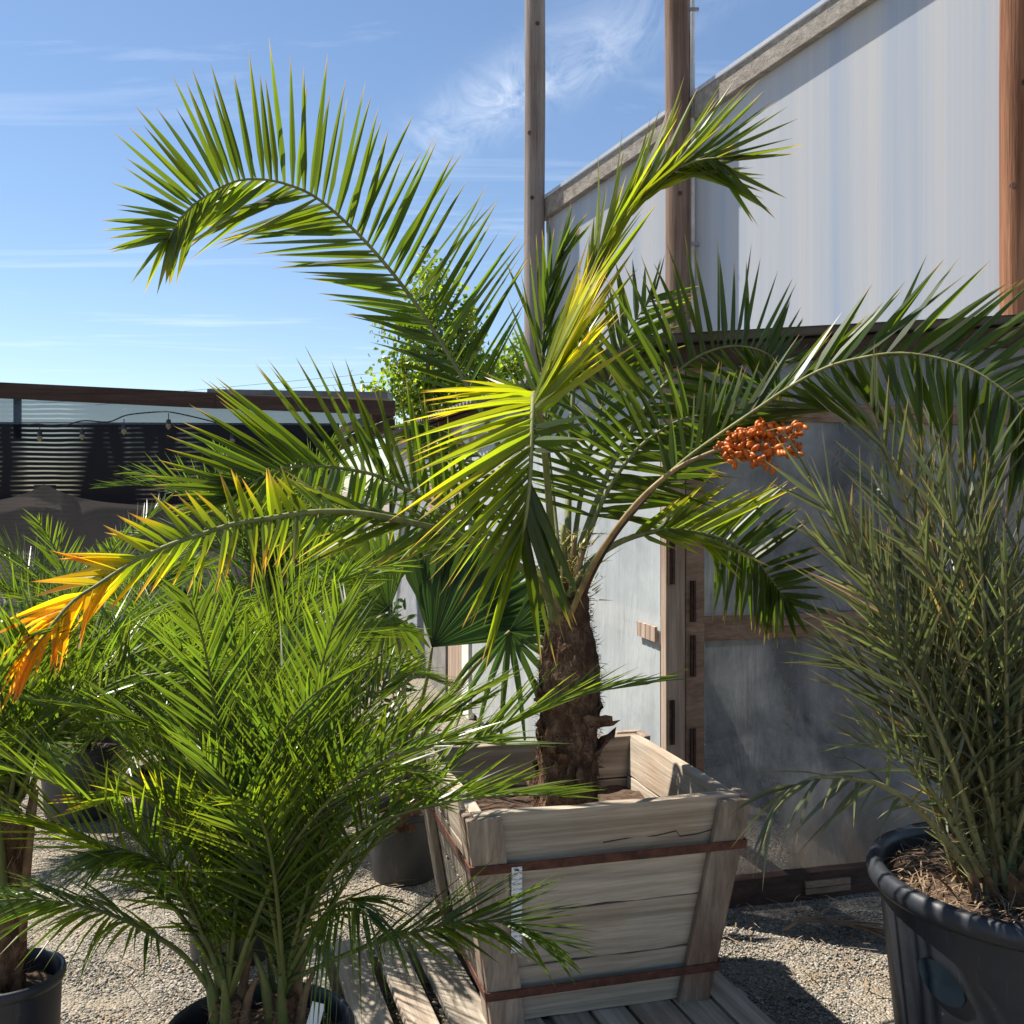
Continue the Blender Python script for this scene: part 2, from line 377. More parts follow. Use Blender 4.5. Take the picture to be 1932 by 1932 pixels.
def tag_mat():
    t = NT('plant_tag'); v = t.coord((1, 1, 1))
    w = t.n('ShaderNodeTexWave', {'Scale': 22.0, 'Vector': v, 'Distortion': 0.0}, wave_type='BANDS', bands_direction='Z')
    nz = t.noise(160, v, 2)
    ink = t.math('MULTIPLY', t.rng(w.outputs['Fac'], .55, .7, 0, .8), t.rng(nz, .44, .5, 0, 1))
    return t.done(t.bsdf(col=t.mix(ink, c4((.80, .81, .83)), c4((.28, .30, .34))), rough=.4))
M['white_tag'] = tag_mat()
M['white_plain'] = plain('white_label', (.75, .75, .73), .4, var=.06)

# ------------------------------------------------------------------ setting: ground
g = MB(); nX, nY = 60, 60
xs = np.concatenate([np.linspace(-120, -4, 14), np.linspace(-3.6, 3.6, 37), np.linspace(4, 120, 14)])
ys = np.concatenate([np.linspace(-20, 0, 5), np.linspace(.6, 8, 41), np.linspace(9, 300, 24)])
for y in ys:
    for x in xs:
        z = 0
        if abs(x) < 3.6 and .6 < y < 8: z = .012 * mnoise.noise(Vector((x * 1.3, y * 1.3, 0))) + .006 * mnoise.noise(Vector((x * 5, y * 5, 3)))
        g.v.append((x, y, z)); g.c.append((0, .5, 0, 1))
W = len(xs)
for j in range(len(ys) - 1):
    for i in range(W - 1): g.f.append((j * W + i, j * W + i + 1, (j + 1) * W + i + 1, (j + 1) * W + i))
structure(g.build('ground', M['ground'], smooth=True))

# ------------------------------------------------------------------ the shed with plastic walls
B = math.radians(15)
CO = Vector((.566, 3.72, 0)); E1 = Vector((math.cos(B), math.sin(B), 0)); E2 = Vector((-math.sin(B), math.cos(B), 0)); UP = Vector((0, 0, 1))
def H(a, b, z): return CO + E1 * a + E2 * b + UP * z
RS = .09; ROOF0 = 2.08
def roofz(a): return ROOF0 + RS * a
def slab(mb, a0, a1, b0, b1, z0, z1):
    """box in shed axes; z1 may be a function of a"""
    f = z1 if callable(z1) else (lambda a: z1); g0 = z0 if callable(z0) else (lambda a: z0)
    mb.hexa([H(a0, b0, g0(a0)), H(a1, b0, g0(a1)), H(a1, b1, g0(a1)), H(a0, b1, g0(a0)),
             H(a0, b0, f(a0)), H(a1, b0, f(a1)), H(a1, b1, f(a1)), H(a0, b1, f(a0))])
shed = thing('plastic_shed', 'low timber shed walled in plastic sheeting with corrugated roof behind the wooden planter', 'shed', H(0, 0, 0))
def part(name, mat, fn, parent=shed, smooth=False, bevel=0):
    mb = MB(); fn(mb); return mb.build(name, mat, parent, smooth, bevel)
def wavy_panel(mb, o, ax, up, nx, nz, amp, nrm, seed=0, top=None):
    for j in range(nz + 1):
        for i in range(nx + 1):
            s, q = i / nx, j / nz
            p = o + ax * s + up * (q * (top(s) if top else 1))
            e = min(1, 6 * min(s, 1 - s)) * min(1, 6 * min(q, 1 - q)) * .8 + .2
            w = mnoise.noise(Vector((s * ax.length * 2.6 + seed, q * 1.2, seed))) + .45 * mnoise.noise(Vector((s * ax.length * 7 + q * 3, q * 4, seed + 5)))
            mb.v.append(tuple(p + nrm * (amp * w * e))); mb.c.append((0, .5, 0, 1))
    for j in range(nz):
        for i in range(nx): k = j * (nx + 1) + i; mb.f.append((k, k + 1, k + nx + 2, k + nx + 1))
# front (right) wall film: three courses
RW = 3.3
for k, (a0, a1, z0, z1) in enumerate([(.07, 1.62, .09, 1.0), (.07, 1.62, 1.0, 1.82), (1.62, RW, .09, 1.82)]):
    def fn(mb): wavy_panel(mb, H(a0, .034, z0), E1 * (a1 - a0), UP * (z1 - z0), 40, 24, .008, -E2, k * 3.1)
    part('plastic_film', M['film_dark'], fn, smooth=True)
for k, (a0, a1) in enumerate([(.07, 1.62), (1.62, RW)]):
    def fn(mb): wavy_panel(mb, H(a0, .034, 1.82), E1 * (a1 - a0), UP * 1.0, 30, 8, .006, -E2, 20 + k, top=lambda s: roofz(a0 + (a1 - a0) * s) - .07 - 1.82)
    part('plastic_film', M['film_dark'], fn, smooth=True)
# left wall film
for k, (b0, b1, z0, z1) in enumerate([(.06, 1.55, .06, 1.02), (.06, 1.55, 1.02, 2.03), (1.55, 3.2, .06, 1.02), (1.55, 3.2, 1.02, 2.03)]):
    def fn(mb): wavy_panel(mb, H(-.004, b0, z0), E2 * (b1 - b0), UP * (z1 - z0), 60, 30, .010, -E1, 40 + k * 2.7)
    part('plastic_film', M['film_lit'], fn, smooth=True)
# timber frame
def post(a, b, w, d, z1, mat='post_wood'):
    def fn(mb): slab(mb, a, a + w, b, b + d, -.02, z1)
    return part('post', M[mat], fn, bevel=.003)
post(-.012, -.012, .075, .05, 2.0); post(.070, -.002, .075, .045, 2.0, 'frame_wood')
post(1.58, .05, .08, .05, 2.12, 'frame_wood'); post(RW - .08, .05, .08, .05, 2.2, 'frame_wood')
post(.03, 1.50, .05, .09, 2.0); post(.03, 3.15, .05, .09, 2.0); post(.02, 6.7, .06, .09, 2.0)
def rail(a0, a1, z0, z1, b0=.045, b1=.085, mat='frame_wood', nm='rail'):
    def fn(mb): slab(mb, a0, a1, b0, b1, z0, z1)
    return part(nm, M[mat], fn, bevel=.003)
rail(.146, 1.579, .985, 1.075, .010, .046); rail(1.661, RW - .081, .985, 1.075, .010, .046)
rail(.146, 1.579, 1.80, 1.87, .010, .046); rail(1.661, RW - .081, 1.80, 1.87, .010, .046)
rail(.146, 1.579, -.01, .10, -.012, .045, 'dark_wood', 'sill'); rail(1.579, RW - .081, -.01, .10, -.012, .045, 'dark_wood', 'sill')
def fn(mb): slab(mb, .0, RW, -.02, .05, lambda a: roofz(a) - .10, lambda a: roofz(a) - .022)
part('fascia', M['dark_wood'], fn)
def fn(mb): slab(mb, .035, .075, .06, 3.2, .96, 1.05)
part('rail', M['post_wood'], fn)
def fn(mb): slab(mb, -.02, .03, .06, 6.9, 2.0, 2.055)
part('eave_plate', M['dark_wood'], fn)
# short laths that hold the sheeting
def lath(a0, a1, b0, b1, z0, z1, n=3, vertical=True):
    o = None
    for i in range(n):
        def fn(mb):
            if vertical: w = (a1 - a0) / n; slab(mb, a0 + i * w + .0015, a0 + (i + 1) * w - .0015, b0, b1, z0, z1)
            else: w = (z1 - z0) / n; slab(mb, a0, a1, b0, b1, z0 + i * w + .0015, z0 + (i + 1) * w - .0015)
        part('lath', M['dark_wood' if vertical else 'frame_wood'], fn)
for z0 in (1.06, .86, .52, 1.36, 1.62): lath(.085, .108, -.012, 0, z0, z0 + .15, 2)
lath(-.006, .02, -.022, -.012, .62, .78, 2); lath(-.006, .02, -.022, -.012, 1.2, 1.36, 2)
for a0 in (.42, .86, 1.22, 1.9, 2.3): lath(a0, a0 + .17, -.0, .011, 1.005, 1.055, 2, False)
for a0 in (.48, .98, 1.3, 2.0): lath(a0, a0 + .15, -.0, .011, 1.815, 1.855, 2, False)
lath(.55, .74, -.022, -.012, .02, .07, 2, False); lath(1.15, 1.34, -.022, -.012, .02, .07, 2, False)
for b0 in (.07, .9, 1.9, 2.6):
    for i in range(4):
        def fn(mb): slab(mb, -.022, -.011, b0 + i * .045, b0 + i * .045 + .04, .98, 1.035)
        part('lath', M['post_wood'], fn)
# left wall continued: boards, ribbed sheet and block base
def fn(mb): slab(mb, -.02, .02, 3.24, 3.45, 0, 2.0)
part('board', M['white_plain'], fn)
def fn(mb): slab(mb, -.015, .02, 3.46, 3.95, 0, 2.0)
part('board', M['post_wood'], fn)
def fn(mb): slab(mb, -.03, .03, 3.97, 5.2, 0, .95)
part('base_panel', plain('grey_panel', (.20, .19, .18), .8), fn)
def fn(mb): slab(mb, -.05, .03, 4.3, 4.5, .95, 2.0)
part('post', plain('pink_post', (.34, .20, .16), .7), fn)
def fn(mb):
    n = 90
    for i in range(n + 1):
        b = 4.55 + (6.7 - 4.55) * i / n
        for z in (.3, 2.0): mb.v.append(tuple(H(-.01 + .012 * math.sin(i * 2.1), b, z))); mb.c.append((0, .5, 0, 1))
    for i in range(n): mb.f.append((2 * i, 2 * i + 2, 2 * i + 3, 2 * i + 1))
part('ribbed_sheet', plain('ribbed_white', (.60, .61, .62), .5, var=.15), fn)
# far walls of the shed, floor
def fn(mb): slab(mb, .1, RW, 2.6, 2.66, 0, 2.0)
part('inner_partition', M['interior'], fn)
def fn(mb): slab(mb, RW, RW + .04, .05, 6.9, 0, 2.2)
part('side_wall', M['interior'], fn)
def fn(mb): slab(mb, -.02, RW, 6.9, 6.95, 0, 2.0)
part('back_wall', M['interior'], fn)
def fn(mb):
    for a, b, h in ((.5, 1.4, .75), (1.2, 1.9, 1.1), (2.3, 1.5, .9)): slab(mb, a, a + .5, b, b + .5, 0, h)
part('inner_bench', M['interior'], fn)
# roof: corrugations run up the slope, wave profile at the eave
def fn(mb):
    pitch, n = .1, 8; tot = int(7.4 / pitch * n)
    for lay in (0, 1):
        for i in range(tot + 1):
            b = -.10 + i * pitch / n; w = .013 * math.cos(2 * math.pi * i / n)
            for a in (-.16, RW + .1): mb.v.append(tuple(H(a, b, roofz(a) + w + lay * .004))); mb.c.append((0, .5, 0, 1))
        k0 = lay * 2 * (tot + 1)
        for i in range(tot): mb.f.append((k0 + 2 * i, k0 + 2 * i + 1, k0 + 2 * i + 3, k0 + 2 * i + 2) if lay else (k0 + 2 * i, k0 + 2 * i + 2, k0 + 2 * i + 3, k0 + 2 * i + 1))
part('roof', M['corrugated'], fn, smooth=True)
# sign under the eave
sgn = bpy.data.curves.new('sign_text', 'FONT'); sgn.body = 'HOUSEPLANTS'; sgn.size = .10; sgn.extrude = .003; sgn.align_x = 'CENTER'
so = bpy.data.objects.new('tmp_sign', sgn); COL.objects.link(so); dg = bpy.context.evaluated_depsgraph_get()
sme = bpy.data.meshes.new_from_object(so.evaluated_get(dg)); bpy.data.objects.remove(so)
sign = bpy.data.objects.new('sign', None); COL.objects.link(sign); sign.location = H(-.03, 4.55, 1.86); tag(sign, 'small sign with white capital letters under the eave of the shed', 'sign')
mb = MB(); slab(mb, -.058, -.052, 3.95, 5.15, 1.84, 1.985); mb.build('board', M['dark_wood'], sign)
lt = bpy.data.objects.new('lettering', sme); COL.objects.link(lt); lt.matrix_world = Matrix.Translation(H(-.062, 4.55, 1.875)) @ Matrix(((-E2.x, 0, -E1.x), (-E2.y, 0, -E1.y), (0, 1, 0))).to_4x4() @ Matrix.Diagonal((1.45, 1, 1, 1))
sme.materials.clear(); sme.materials.append(M['white_plain']); put(lt, sign)

# ------------------------------------------------------------------ tall greenhouse behind
GA = math.radians(50)
GQ = Vector((2.309, 4.7, 0)); GD = Vector((-math.cos(GA), math.sin(GA), 0)); GN = Vector((-math.sin(GA), -math.cos(GA), 0))
def raket(t): return 3.53 + (3.18 - t) * .25
gh = thing('greenhouse', 'tall greenhouse gable clad in milky polycarbonate with a sloping grey rake board', 'greenhouse', GQ)
def G(t, n, z): return GQ + GD * t + GN * n + UP * z
def gslab(mb, t0, t1, n0, n1, z0, z1):
    f0 = z0 if callable(z0) else (lambda t: z0); f1 = z1 if callable(z1) else (lambda t: z1)
    mb.hexa([G(t0, n0, f0(t0)), G(t0, n1, f0(t0)), G(t1, n1, f0(t1)), G(t1, n0, f0(t1)),
             G(t0, n0, f1(t0)), G(t0, n1, f1(t0)), G(t1, n1, f1(t1)), G(t1, n0, f1(t1))])
for t0, t1 in ((-1.6, .02), (.026, 2.0), (2.006, 3.22)):
    def fn(mb): gslab(mb, t0, t1, -.012, 0, 1.95, raket)
    part('polycarbonate_panel', M['poly'], fn, gh)
def fn(mb): gslab(mb, -1.6, 1.85, 0.002, .05, lambda t: raket(t) - .115, lambda t: raket(t) + .02)
part('rake_board', M['rake_wood'], fn, gh, bevel=.004)
def fn(mb): gslab(mb, 1.856, 3.26, 0.002, .05, lambda t: raket(t) - .105, lambda t: raket(t) + .02)
part('rake_board', M['rake_wood'], fn, gh, bevel=.004)
def fn(mb): gslab(mb, -1.6, 3.28, -4.2, .06, lambda t: raket(t) + .022, lambda t: raket(t) + .045)
part('roof', M['poly'], fn, gh)
def fn(mb): gslab(mb, 3.2, 3.24, -4.2, -.014, 1.95, lambda t: raket(t))
part('side_panel', M['poly'], fn, gh)

def pole(t, n, r, mat, label, ztop=6.5):
    p = G(t, n, 0); root = thing('utility_pole', label, 'pole', p, 'timber poles along the greenhouse')
    mb = MB(); zs = np.linspace(0, ztop, 26)
    n_ = 16; vs = []
    for z in zs:
        for k in range(n_):
            a = 2 * math.pi * k / n_; rr = r * (1.04 - .012 * z) * (1 + .03 * mnoise.noise(Vector((math.cos(a) * 2, math.sin(a) * 2, z * 1.2 + t))))
            vs.append(p + Vector((rr * math.cos(a) + .012 * mnoise.noise(Vector((z * .5, t, 0))), rr * math.sin(a), z)))
    fs = [(i * n_ + k, i * n_ + (k + 1) % n_, (i + 1) * n_ + (k + 1) % n_, (i + 1) * n_ + k) for i in range(25) for k in range(n_)]
    mb.add(vs, fs); mb.build('shaft', M[mat], root, smooth=True)
    for z in (2.9, 3.35, 4.1, 4.4):
        mb = MB(); a = rng.uniform(-2.4, -.8)
        mb.tube([p + Vector((math.cos(a), math.sin(a), 0)) * (r * .95) + UP * (z + t * .2), p + Vector((math.cos(a), math.sin(a), 0)) * (r * 1.06) + UP * (z + t * .2)], .014, 8)
        mb.build('knot', M['dark_wood'], root)
    return root, p
pole(3.235, .09, .072, 'pole_grey', 'weathered grey timber pole at the low end of the greenhouse roof')
r2, p2 = pole(1.935, .10, .075, 'pole_brown', 'brown timber pole with a conduit strapped to its side')
mb = MB(); mb.tube([p2 + Vector((.088, .0, 1.9)), p2 + Vector((.088, .0, 6.4))], .017, 10); cd = mb.build('conduit', M['conduit'], r2, smooth=True)
for z in (3.0, 3.55, 4.4, 2.35):
    mb = MB(); mb.box(p2 + Vector((.09, -.012, z)), (.07, .022, .018)); mb.build('clamp', M['metal_grey'], r2)
pole(-.06, .10, .075, 'pole_red', 'reddish timber pole with deep cracks at the corner above the shed')

# ------------------------------------------------------------------ shade-cloth fence on the left
FY = 9.0
fence = thing('shade_fence', 'long shade cloth screen hung below a brown timber beam', 'fence', (-3, FY, 0))
def fpoint(u, v, dy=0): return P(u, v, FY + dy)
mb = MB(); a, b = fpoint(-240, 712), fpoint(400, 738); 
def beam(mb, a, b, w, h):
    a, b = Vector(a), Vector(b); d = (b - a).normalized(); n = d.cross(UP).normalized(); z = n.cross(d)
    q = [a - n * w / 2 - z * h / 2, a + n * w / 2 - z * h / 2, b + n * w / 2 - z * h / 2, b - n * w / 2 - z * h / 2]
    mb.hexa(q + [p + z * h for p in q])
a, b, c = fpoint(-260, 724), fpoint(408, 756), fpoint(745, 770)
mb = MB(); beam(mb, a, b, .1, .135); mb.build('beam', M['dark_wood'], fence)
mb = MB(); beam(mb, fpoint(400, 757), c, .085, .12); mb.build('beam', M['dark_wood'], fence)
mb = MB(); beam(mb, fpoint(400, 742, .2), fpoint(735, 748, .2), .3, .05); mb.build('roof_edge', M['corrugated'], fence)
for (u0, v0, u1, v1) in ((740, 775, 560, 850), (740, 800, 600, 856)):
    mb = MB(); beam(mb, fpoint(u0, v0, .1), fpoint(u1, v1, 1.5), .06, .09); mb.build('rafter', M['dark_wood'], fence)
def cloth(name, mat, top, bot, u0, u1, dy, n=60):
    mb = MB(); m = 10
    for j in range(m + 1):
        for i in range(n + 1):
            u = u0 + (u1 - u0) * i / n; v = top(u) + (bot(u) - top(u)) * j / m
            p = fpoint(u, v, dy); p.y += .03 * mnoise.noise(Vector((p.x * 2.2, p.z * 1.4, dy * 5))); mb.v.append(tuple(p)); mb.c.append((0, .5, 0, 1))
    for j in range(m):
        for i in range(n): k = j * (n + 1) + i; mb.f.append((k, k + 1, k + n + 2, k + n + 1))
    return mb.build(name, M[mat], fence, smooth=True)
tb = lambda u: 745 + (u * .032)
cloth('shade_cloth', 'cloth_top', tb, lambda u: 800 + u * .004, -260, 700, 0.02)
cloth('shade_cloth', 'cloth_black', lambda u: 796 + u * .004, lambda u: 1040, -260, 640, 0.05)
def scal(u):   # net top sags between posts
    d = (u - 85 + 2000) % 400; d = min(d, 400 - d); return 912 + 44 * (1 - math.exp(-d / 70))
cloth('shade_net', 'cloth_net', scal, lambda u: 1255, -260, 640, -.16, 100)
for u in (85, 485, -315):
    mb = MB(); p = fpoint(u, 1255, -.05); q = fpoint(u, 915, -.05); mb.box(((p.x + q.x) / 2, p.y, (p.z + q.z) / 2), (.15, .1, q.z - p.z)); mb.build('post', M['dark_wood'], fence)
mb = MB(); p = fpoint(33, 800, .1); mb.box((p.x, p.y, p.z + .1), (.05, .05, .45)); mb.build('post', M['dark_wood'], fence)
# string lights under the beam
pts = [fpoint(u, v, -.1) for u, v in ((52, 802), (75, 800), (110, 806), (155, 794), (205, 796), (240, 783), (300, 777), (325, 778), (380, 790), (440, 806))]
lights = thing('string_lights', 'thin cable of small hanging bulbs strung below the brown beam', 'lights', pts[0])
cc, _ = catmull(pts, 40); mb = MB(); mb.tube(cc, .006, 5); mb.build('cable', M['black'], lights)
for u, v in ((75, 803), (155, 800), (234, 790), (318, 780), (438, 808)):
    p = fpoint(u, v, -.1); mb = MB(); mb.tube([p, p - UP * .05, p - UP * .055, p - UP * .09], [.004, .004, .02, .022], 8); s_ = mb.build('socket', M['black'], lights)
    mb = MB(); mb.tube([p - UP * .09, p - UP * .115, p - UP * .14], [.018, .026, .006], 8); mb.build('bulb', M['bulb'], lights)

# dark sheds and wires beyond the fence
wires = [((380, 735), (700, 705)), ((480, 738), (690, 722))]
for (a_, b_) in wires:
    mb = MB(); mb.tube([P(a_[0] - 300, a_[1] + 26, 30), P(*a_, 30), P(*b_, 30), P(b_[0] + 500, b_[1] - 60, 30)], .007, 4)
    tag(mb.build('power_line', M['metal_grey']), 'upper of two thin overhead wires above the shade fence' if a_[0] < 400 else 'lower of two thin overhead wires above the shade fence', 'wire', 'overhead wires')
for u, Y_ in ((684, 27), (971, 27)):
    p = P(u, 725 if u < 800 else 672, Y_); mb = MB(); mb.tube([(p.x, p.y, 0), (p.x, p.y, p.z)], .055, 8)
    tag(mb.build('metal_pole', M['metal_grey'], smooth=True), 'thin grey metal pole beside the leafy tree' if u < 800 else 'grey metal pole seen between the palm leaves and the corrugated roof', 'pole')

# ------------------------------------------------------------------ leafy tree behind
def leafy_tree(name, label, base, trunk_h, blobs, nleaf, size, seed):
    r = random.Random(seed); root = thing(name, label, 'tree', base)
    base = Vector(base); mb = MB(); top = base + UP * trunk_h
    mb.tube([base, base + UP * trunk_h * .5 + Vector((.05, 0, 0)), top], [.22, .17, .10], 10)
    tr = mb.build('trunk', M['bark_tree'], root, smooth=True)
    lb = MB()
    for c, rad in blobs:
        c = Vector(c); s = base + UP * (trunk_h * r.uniform(.45, .95)); mid = s.lerp(c, .5) + UP * .2
        lb.tube([s, mid, c], [.07, .045, .012], 6)
        for _ in range(6):
            d = Vector((r.gauss(0, 1), r.gauss(0, 1), r.gauss(0, 1))).normalized()
            lb.tube([mid.lerp(c, r.uniform(.2, .9)), c + d * rad[0] * r.uniform(.5, .9)], [.02, .005], 4)
    lb.build('limbs', M['bark_tree'], root)
    mb = MB(); tot = sum(q[1][0] * q[1][2] for q in blobs)
    for c, rad in blobs:
        n = int(nleaf * rad[0] * rad[2] / tot); cl = []
        for k in range(max(3, n // 26)):
            d = Vector((r.gauss(0, 1), r.gauss(0, 1), r.gauss(0, 1))).normalized() * (r.random() ** .45)
            cl.append(Vector(c) + Vector((d.x * rad[0], d.y * rad[1], d.z * rad[2])))
        for k in range(n):
            p = r.choice(cl) + Vector((r.gauss(0, .16), r.gauss(0, .16), r.gauss(0, .18)))
            d = Vector((r.gauss(0, .7), r.gauss(0, .7), r.gauss(-.45, .6))).normalized(); n_ = Vector((r.gauss(0, 1), r.gauss(0, 1), r.gauss(0, 1)))
            w = d.cross(n_).normalized(); L = size * r.uniform(.7, 1.25)
            col = (r.random(), r.random(), 0, 1); nn = d.cross(w) * L * .12
            mb.add([p, p + d * L * .4 + w * L * .45 + nn, p + d * L, p + d * L * .4 - w * L * .45 + nn, p + d * L * .45], [(0, 1, 4), (1, 2, 4), (2, 3, 4), (3, 0, 4)], [col] * 5)
    mb.build('crown', M['tree_leaf'], root)
def PB(u, v, Y, ru, rv): p = P(u, v, Y); return (p, (ru / F * Y, ru / F * Y * .9, rv / F * Y))
TY = 22
bl = [PB(800, 700, TY, 85, 80), PB(775, 620, TY, 55, 60), PB(820, 560, TY, 38, 55), PB(805, 520, TY, 16, 36), PB(860, 650, TY, 60, 70), PB(850, 750, TY, 95, 60), PB(760, 745, TY, 55, 50), PB(900, 700, TY, 50, 60), PB(705, 730, TY, 16, 30), PB(880, 610, TY, 26, 40)]
leafy_tree('poplar_tree', 'leafy bright green tree rising behind the shed roof', (P(810, 900, TY).x, TY, 0), 3.0, bl, 6200, .115, 3)
bl = [PB(960, 720, 26, 36, 40), PB(985, 680, 26, 26, 45), PB(945, 690, 26, 18, 30)]
leafy_tree('poplar_tree', 'smaller green tree showing between the palm leaves and the grey pole', (P(965, 900, 26).x, 26, 0), 3.2, bl, 1300, .12, 5)

# ------------------------------------------------------------------ palms: leaflets and fronds
def blade(b, d, L, W, side, droop, y0, y1, r, dry=.0, fold=.75, nseg=5, curl=0):
    """one folded, tapering leaflet -> verts, faces, colours"""
    nrm = d.cross(side).normalized(); vs = []; cs = []; rnd = r.random()
    for i in range(nseg + 1):
        t = i / nseg
        w = W * (.4 + .6 * min(1, t / .2)) * max(0, 1 - t ** 2.0) * .5
        p = b + d * (L * t) + Vector((0, 0, -droop * L * t * t)) + nrm * (curl * L * t * t)
        yy = y0 + (y1 - y0) * t ** 1.5; dd = max(0, (t - (1 - dry)) / dry) if dry > 0 else 0
        col = (yy, rnd, dd, 1)
        if i < nseg:
            vs += [p + side * w + nrm * (w * fold), p, p - side * w + nrm * (w * fold)]; cs += [col] * 3
        else: vs.append(p); cs.append(col)
    fs = []
    for i in range(nseg - 1):
        k = 3 * i; fs += [(k, k + 1, k + 4, k + 3), (k + 1, k + 2, k + 5, k + 4)]
    k = 3 * (nseg - 1); fs += [(k, k + 1, k + 3), (k + 1, k + 2, k + 3)]
    return vs, fs, cs

def rot_about(v, axis, a): return Matrix.Rotation(a, 3, axis) @ v

def screen_frond(pts, A, Bk, n, W, seed, s0=.25, droop=.05, ykey=((0, .1, .3), (1, .1, .3)), rad=(.013, .003), dry=.06, jit=5, pw=1.3, extra=()):
    """rachis traced as (u,v,Y); each side's leaflets by keys (s, screen angle, pixel length, depth share)"""
    r = random.Random(seed); line, L = catmull([P(*p) for p in pts], 61); leaves = []
    rows = [(0, A, n if isinstance(n, int) else n[0], W, None), (1, Bk, n if isinstance(n, int) else n[1], W, None)] + [(0, k_, n_, w_, y_) for k_, n_, w_, y_ in extra]
    for sd, keys, n, W, yo in rows:
        if not keys: continue
        lo, hi = keys[0][0], keys[-1][0]
        for i in range(n):
            x_ = min(1, max(0, (i + r.uniform(-.25, .25) + .5) / n)); s = lo + (hi - lo) * (1 - (1 - x_) ** pw); s = min(.999, max(0, s))
            ang, lp, dep = keyat(keys, s); x = s * 60; k = min(59, int(x)); b = line[k].lerp(line[k + 1], x - k)
            T = (line[min(60, k + 2)] - line[max(0, k - 1)]).normalized()
            ang = math.radians(ang + r.gauss(0, jit)); dep = dep + r.gauss(0, .13); q = math.sqrt(max(.05, 1 - dep * dep))
            d = Vector((math.cos(ang) * q, dep, math.sin(ang) * q)).normalized()
            Ls = lp / F * b.y / q * r.uniform(.86, 1.12)
            side = (T - d * T.dot(d)); side = side.normalized() if side.length > .05 else d.orthogonal().normalized()
            side = rot_about(side, d, r.gauss(.35 if sd else -.35, .45))
            y0, y1 = keyat(ykey, s) if yo is None else yo
            leaves.append(blade(b, d, Ls, W * r.uniform(.8, 1.15), side, droop * r.uniform(.3, 1.8), y0 + r.gauss(0, .05), y1 + r.gauss(0, .10), r, dry * r.uniform(.3, 2)) + (Ls * W * r.uniform(.97, 1.03) / b.y ** 2,))
    mb = MB(); m = 61
    mb.tube(line, [rad[0] + (rad[1] - rad[0]) * (i / 60) ** .8 for i in range(61)], 7)
    return mb, leaves

def auto_leaves(line, s0, n, Ll, W, seed, a0=65, a1=22, vee=25, rank=0, droop=.12, y=(.1, .3), dry=.05, sc=lambda s: 1, twist=0, nseg=4, ytip=0):
    """leaflets set in the frond's own frame"""
    r = random.Random(seed); m = len(line) - 1; mb = MB()
    for sd in (-1, 1):
        for i in range(n):
            s = s0 + (1 - s0) * (i + r.uniform(-.3, .3) + .5) / n; s = min(.999, s); x = s * m; k = min(m - 1, int(x)); b = line[k].lerp(line[k + 1], x - k)
            T = (line[min(m, k + 2)] - line[max(0, k - 1)]).normalized()
            S = T.cross(UP)
            S = S.normalized() if S.length > .08 else Vector((1, 0, 0))
            N = S.cross(T).normalized()
            if twist: S = rot_about(S, T, twist); N = rot_about(N, T, twist)
            f = (s - s0) / (1 - s0); al = math.radians(a0 + (a1 - a0) * f + r.gauss(0, 5)); ve = math.radians(vee + r.gauss(0, 6 + rank))
            d = (T * math.cos(al) + (S * sd * math.cos(ve) + N * math.sin(ve)) * math.sin(al)).normalized()
            prof = min(1, .35 + 2.6 * f) * (1 - .55 * max(0, f - .55) / .45) * sc(s)
            side = T - d * T.dot(d); side = side.normalized() if side.length > .05 else d.orthogonal().normalized()
            side = rot_about(side, d, sd * r.gauss(.5, .5))
            yy = y[0] + r.gauss(0, .05) + ytip * f
            vs, fs, cs = blade(b, d, Ll * prof * r.uniform(.85, 1.12), W * r.uniform(.8, 1.15), side, droop * r.uniform(.4, 1.7), yy, yy + y[1] - y[0] + r.gauss(0, .06), r, dry * r.uniform(0, 2), nseg=nseg, curl=r.gauss(0, .025))
            mb.add(vs, fs, cs)
    return mb
def add_spines(mb, line, s0, s1, n, L, r):
    m = len(line) - 1
    for i in range(n):
        s = s0 + (s1 - s0) * i / n; k = min(m - 1, int(s * m)); b = line[k]; T = (line[k + 1] - line[k]).normalized()
        S = T.cross(UP); S = S.normalized() if S.length > .05 else Vector((1, 0, 0))
        d = (T * .5 + S * (1 if i % 2 else -1) * r.uniform(.5, 1) + Vector((r.gauss(0, .3), r.gauss(0, .3), r.gauss(0, .3)))).normalized()
        q = L * r.uniform(.5, 1.2); sd = d.orthogonal().normalized() * .0025; s2 = d.cross(sd)
        mb.add([b + sd, b - sd * .5 + s2, b - sd * .5 - s2, b + d * q], [(0, 1, 3), (1, 2, 3), (2, 0, 3)])

# ---------------- the planter palm
PCX, PCY = .164, 3.06
palm = thing('date_palm', 'date palm with a shaggy brown trunk and arching fronds growing in the wooden planter', 'palm', (PCX, PCY, .66))
# trunk
prof = [(.55, .10), (.62, .096), (.72, .092), (.82, .088), (.92, .088), (1.0, .086), (1.08, .077), (1.14, .064), (1.20, .06), (1.27, .05)]
mb = MB(); n_ = 40; nz_ = 70; vs = []
for j in range(nz_ + 1):
    z = .55 + .72 * j / nz_; (r0,) = keyat(prof, z)
    cx = PCX - .012 + .02 * math.sin((z - .5) * 3)
    for k in range(n_):
        a = 2 * math.pi * k / n_; q = Vector((math.cos(a), math.sin(a), z * 3))
        rr = r0 * (1 + .13 * mnoise.noise(q * 2.1) + .12 * mnoise.noise(q * 5.3) + .08 * mnoise.noise(q * 13))
        vs.append((cx + rr * math.cos(a), PCY + rr * math.sin(a), z))
fs = [(i * n_ + k, i * n_ + (k + 1) % n_, (i + 1) * n_ + (k + 1) % n_, (i + 1) * n_ + k) for i in range(nz_) for k in range(n_)]
fs.append(tuple(nz_ * n_ + k for k in range(n_)))
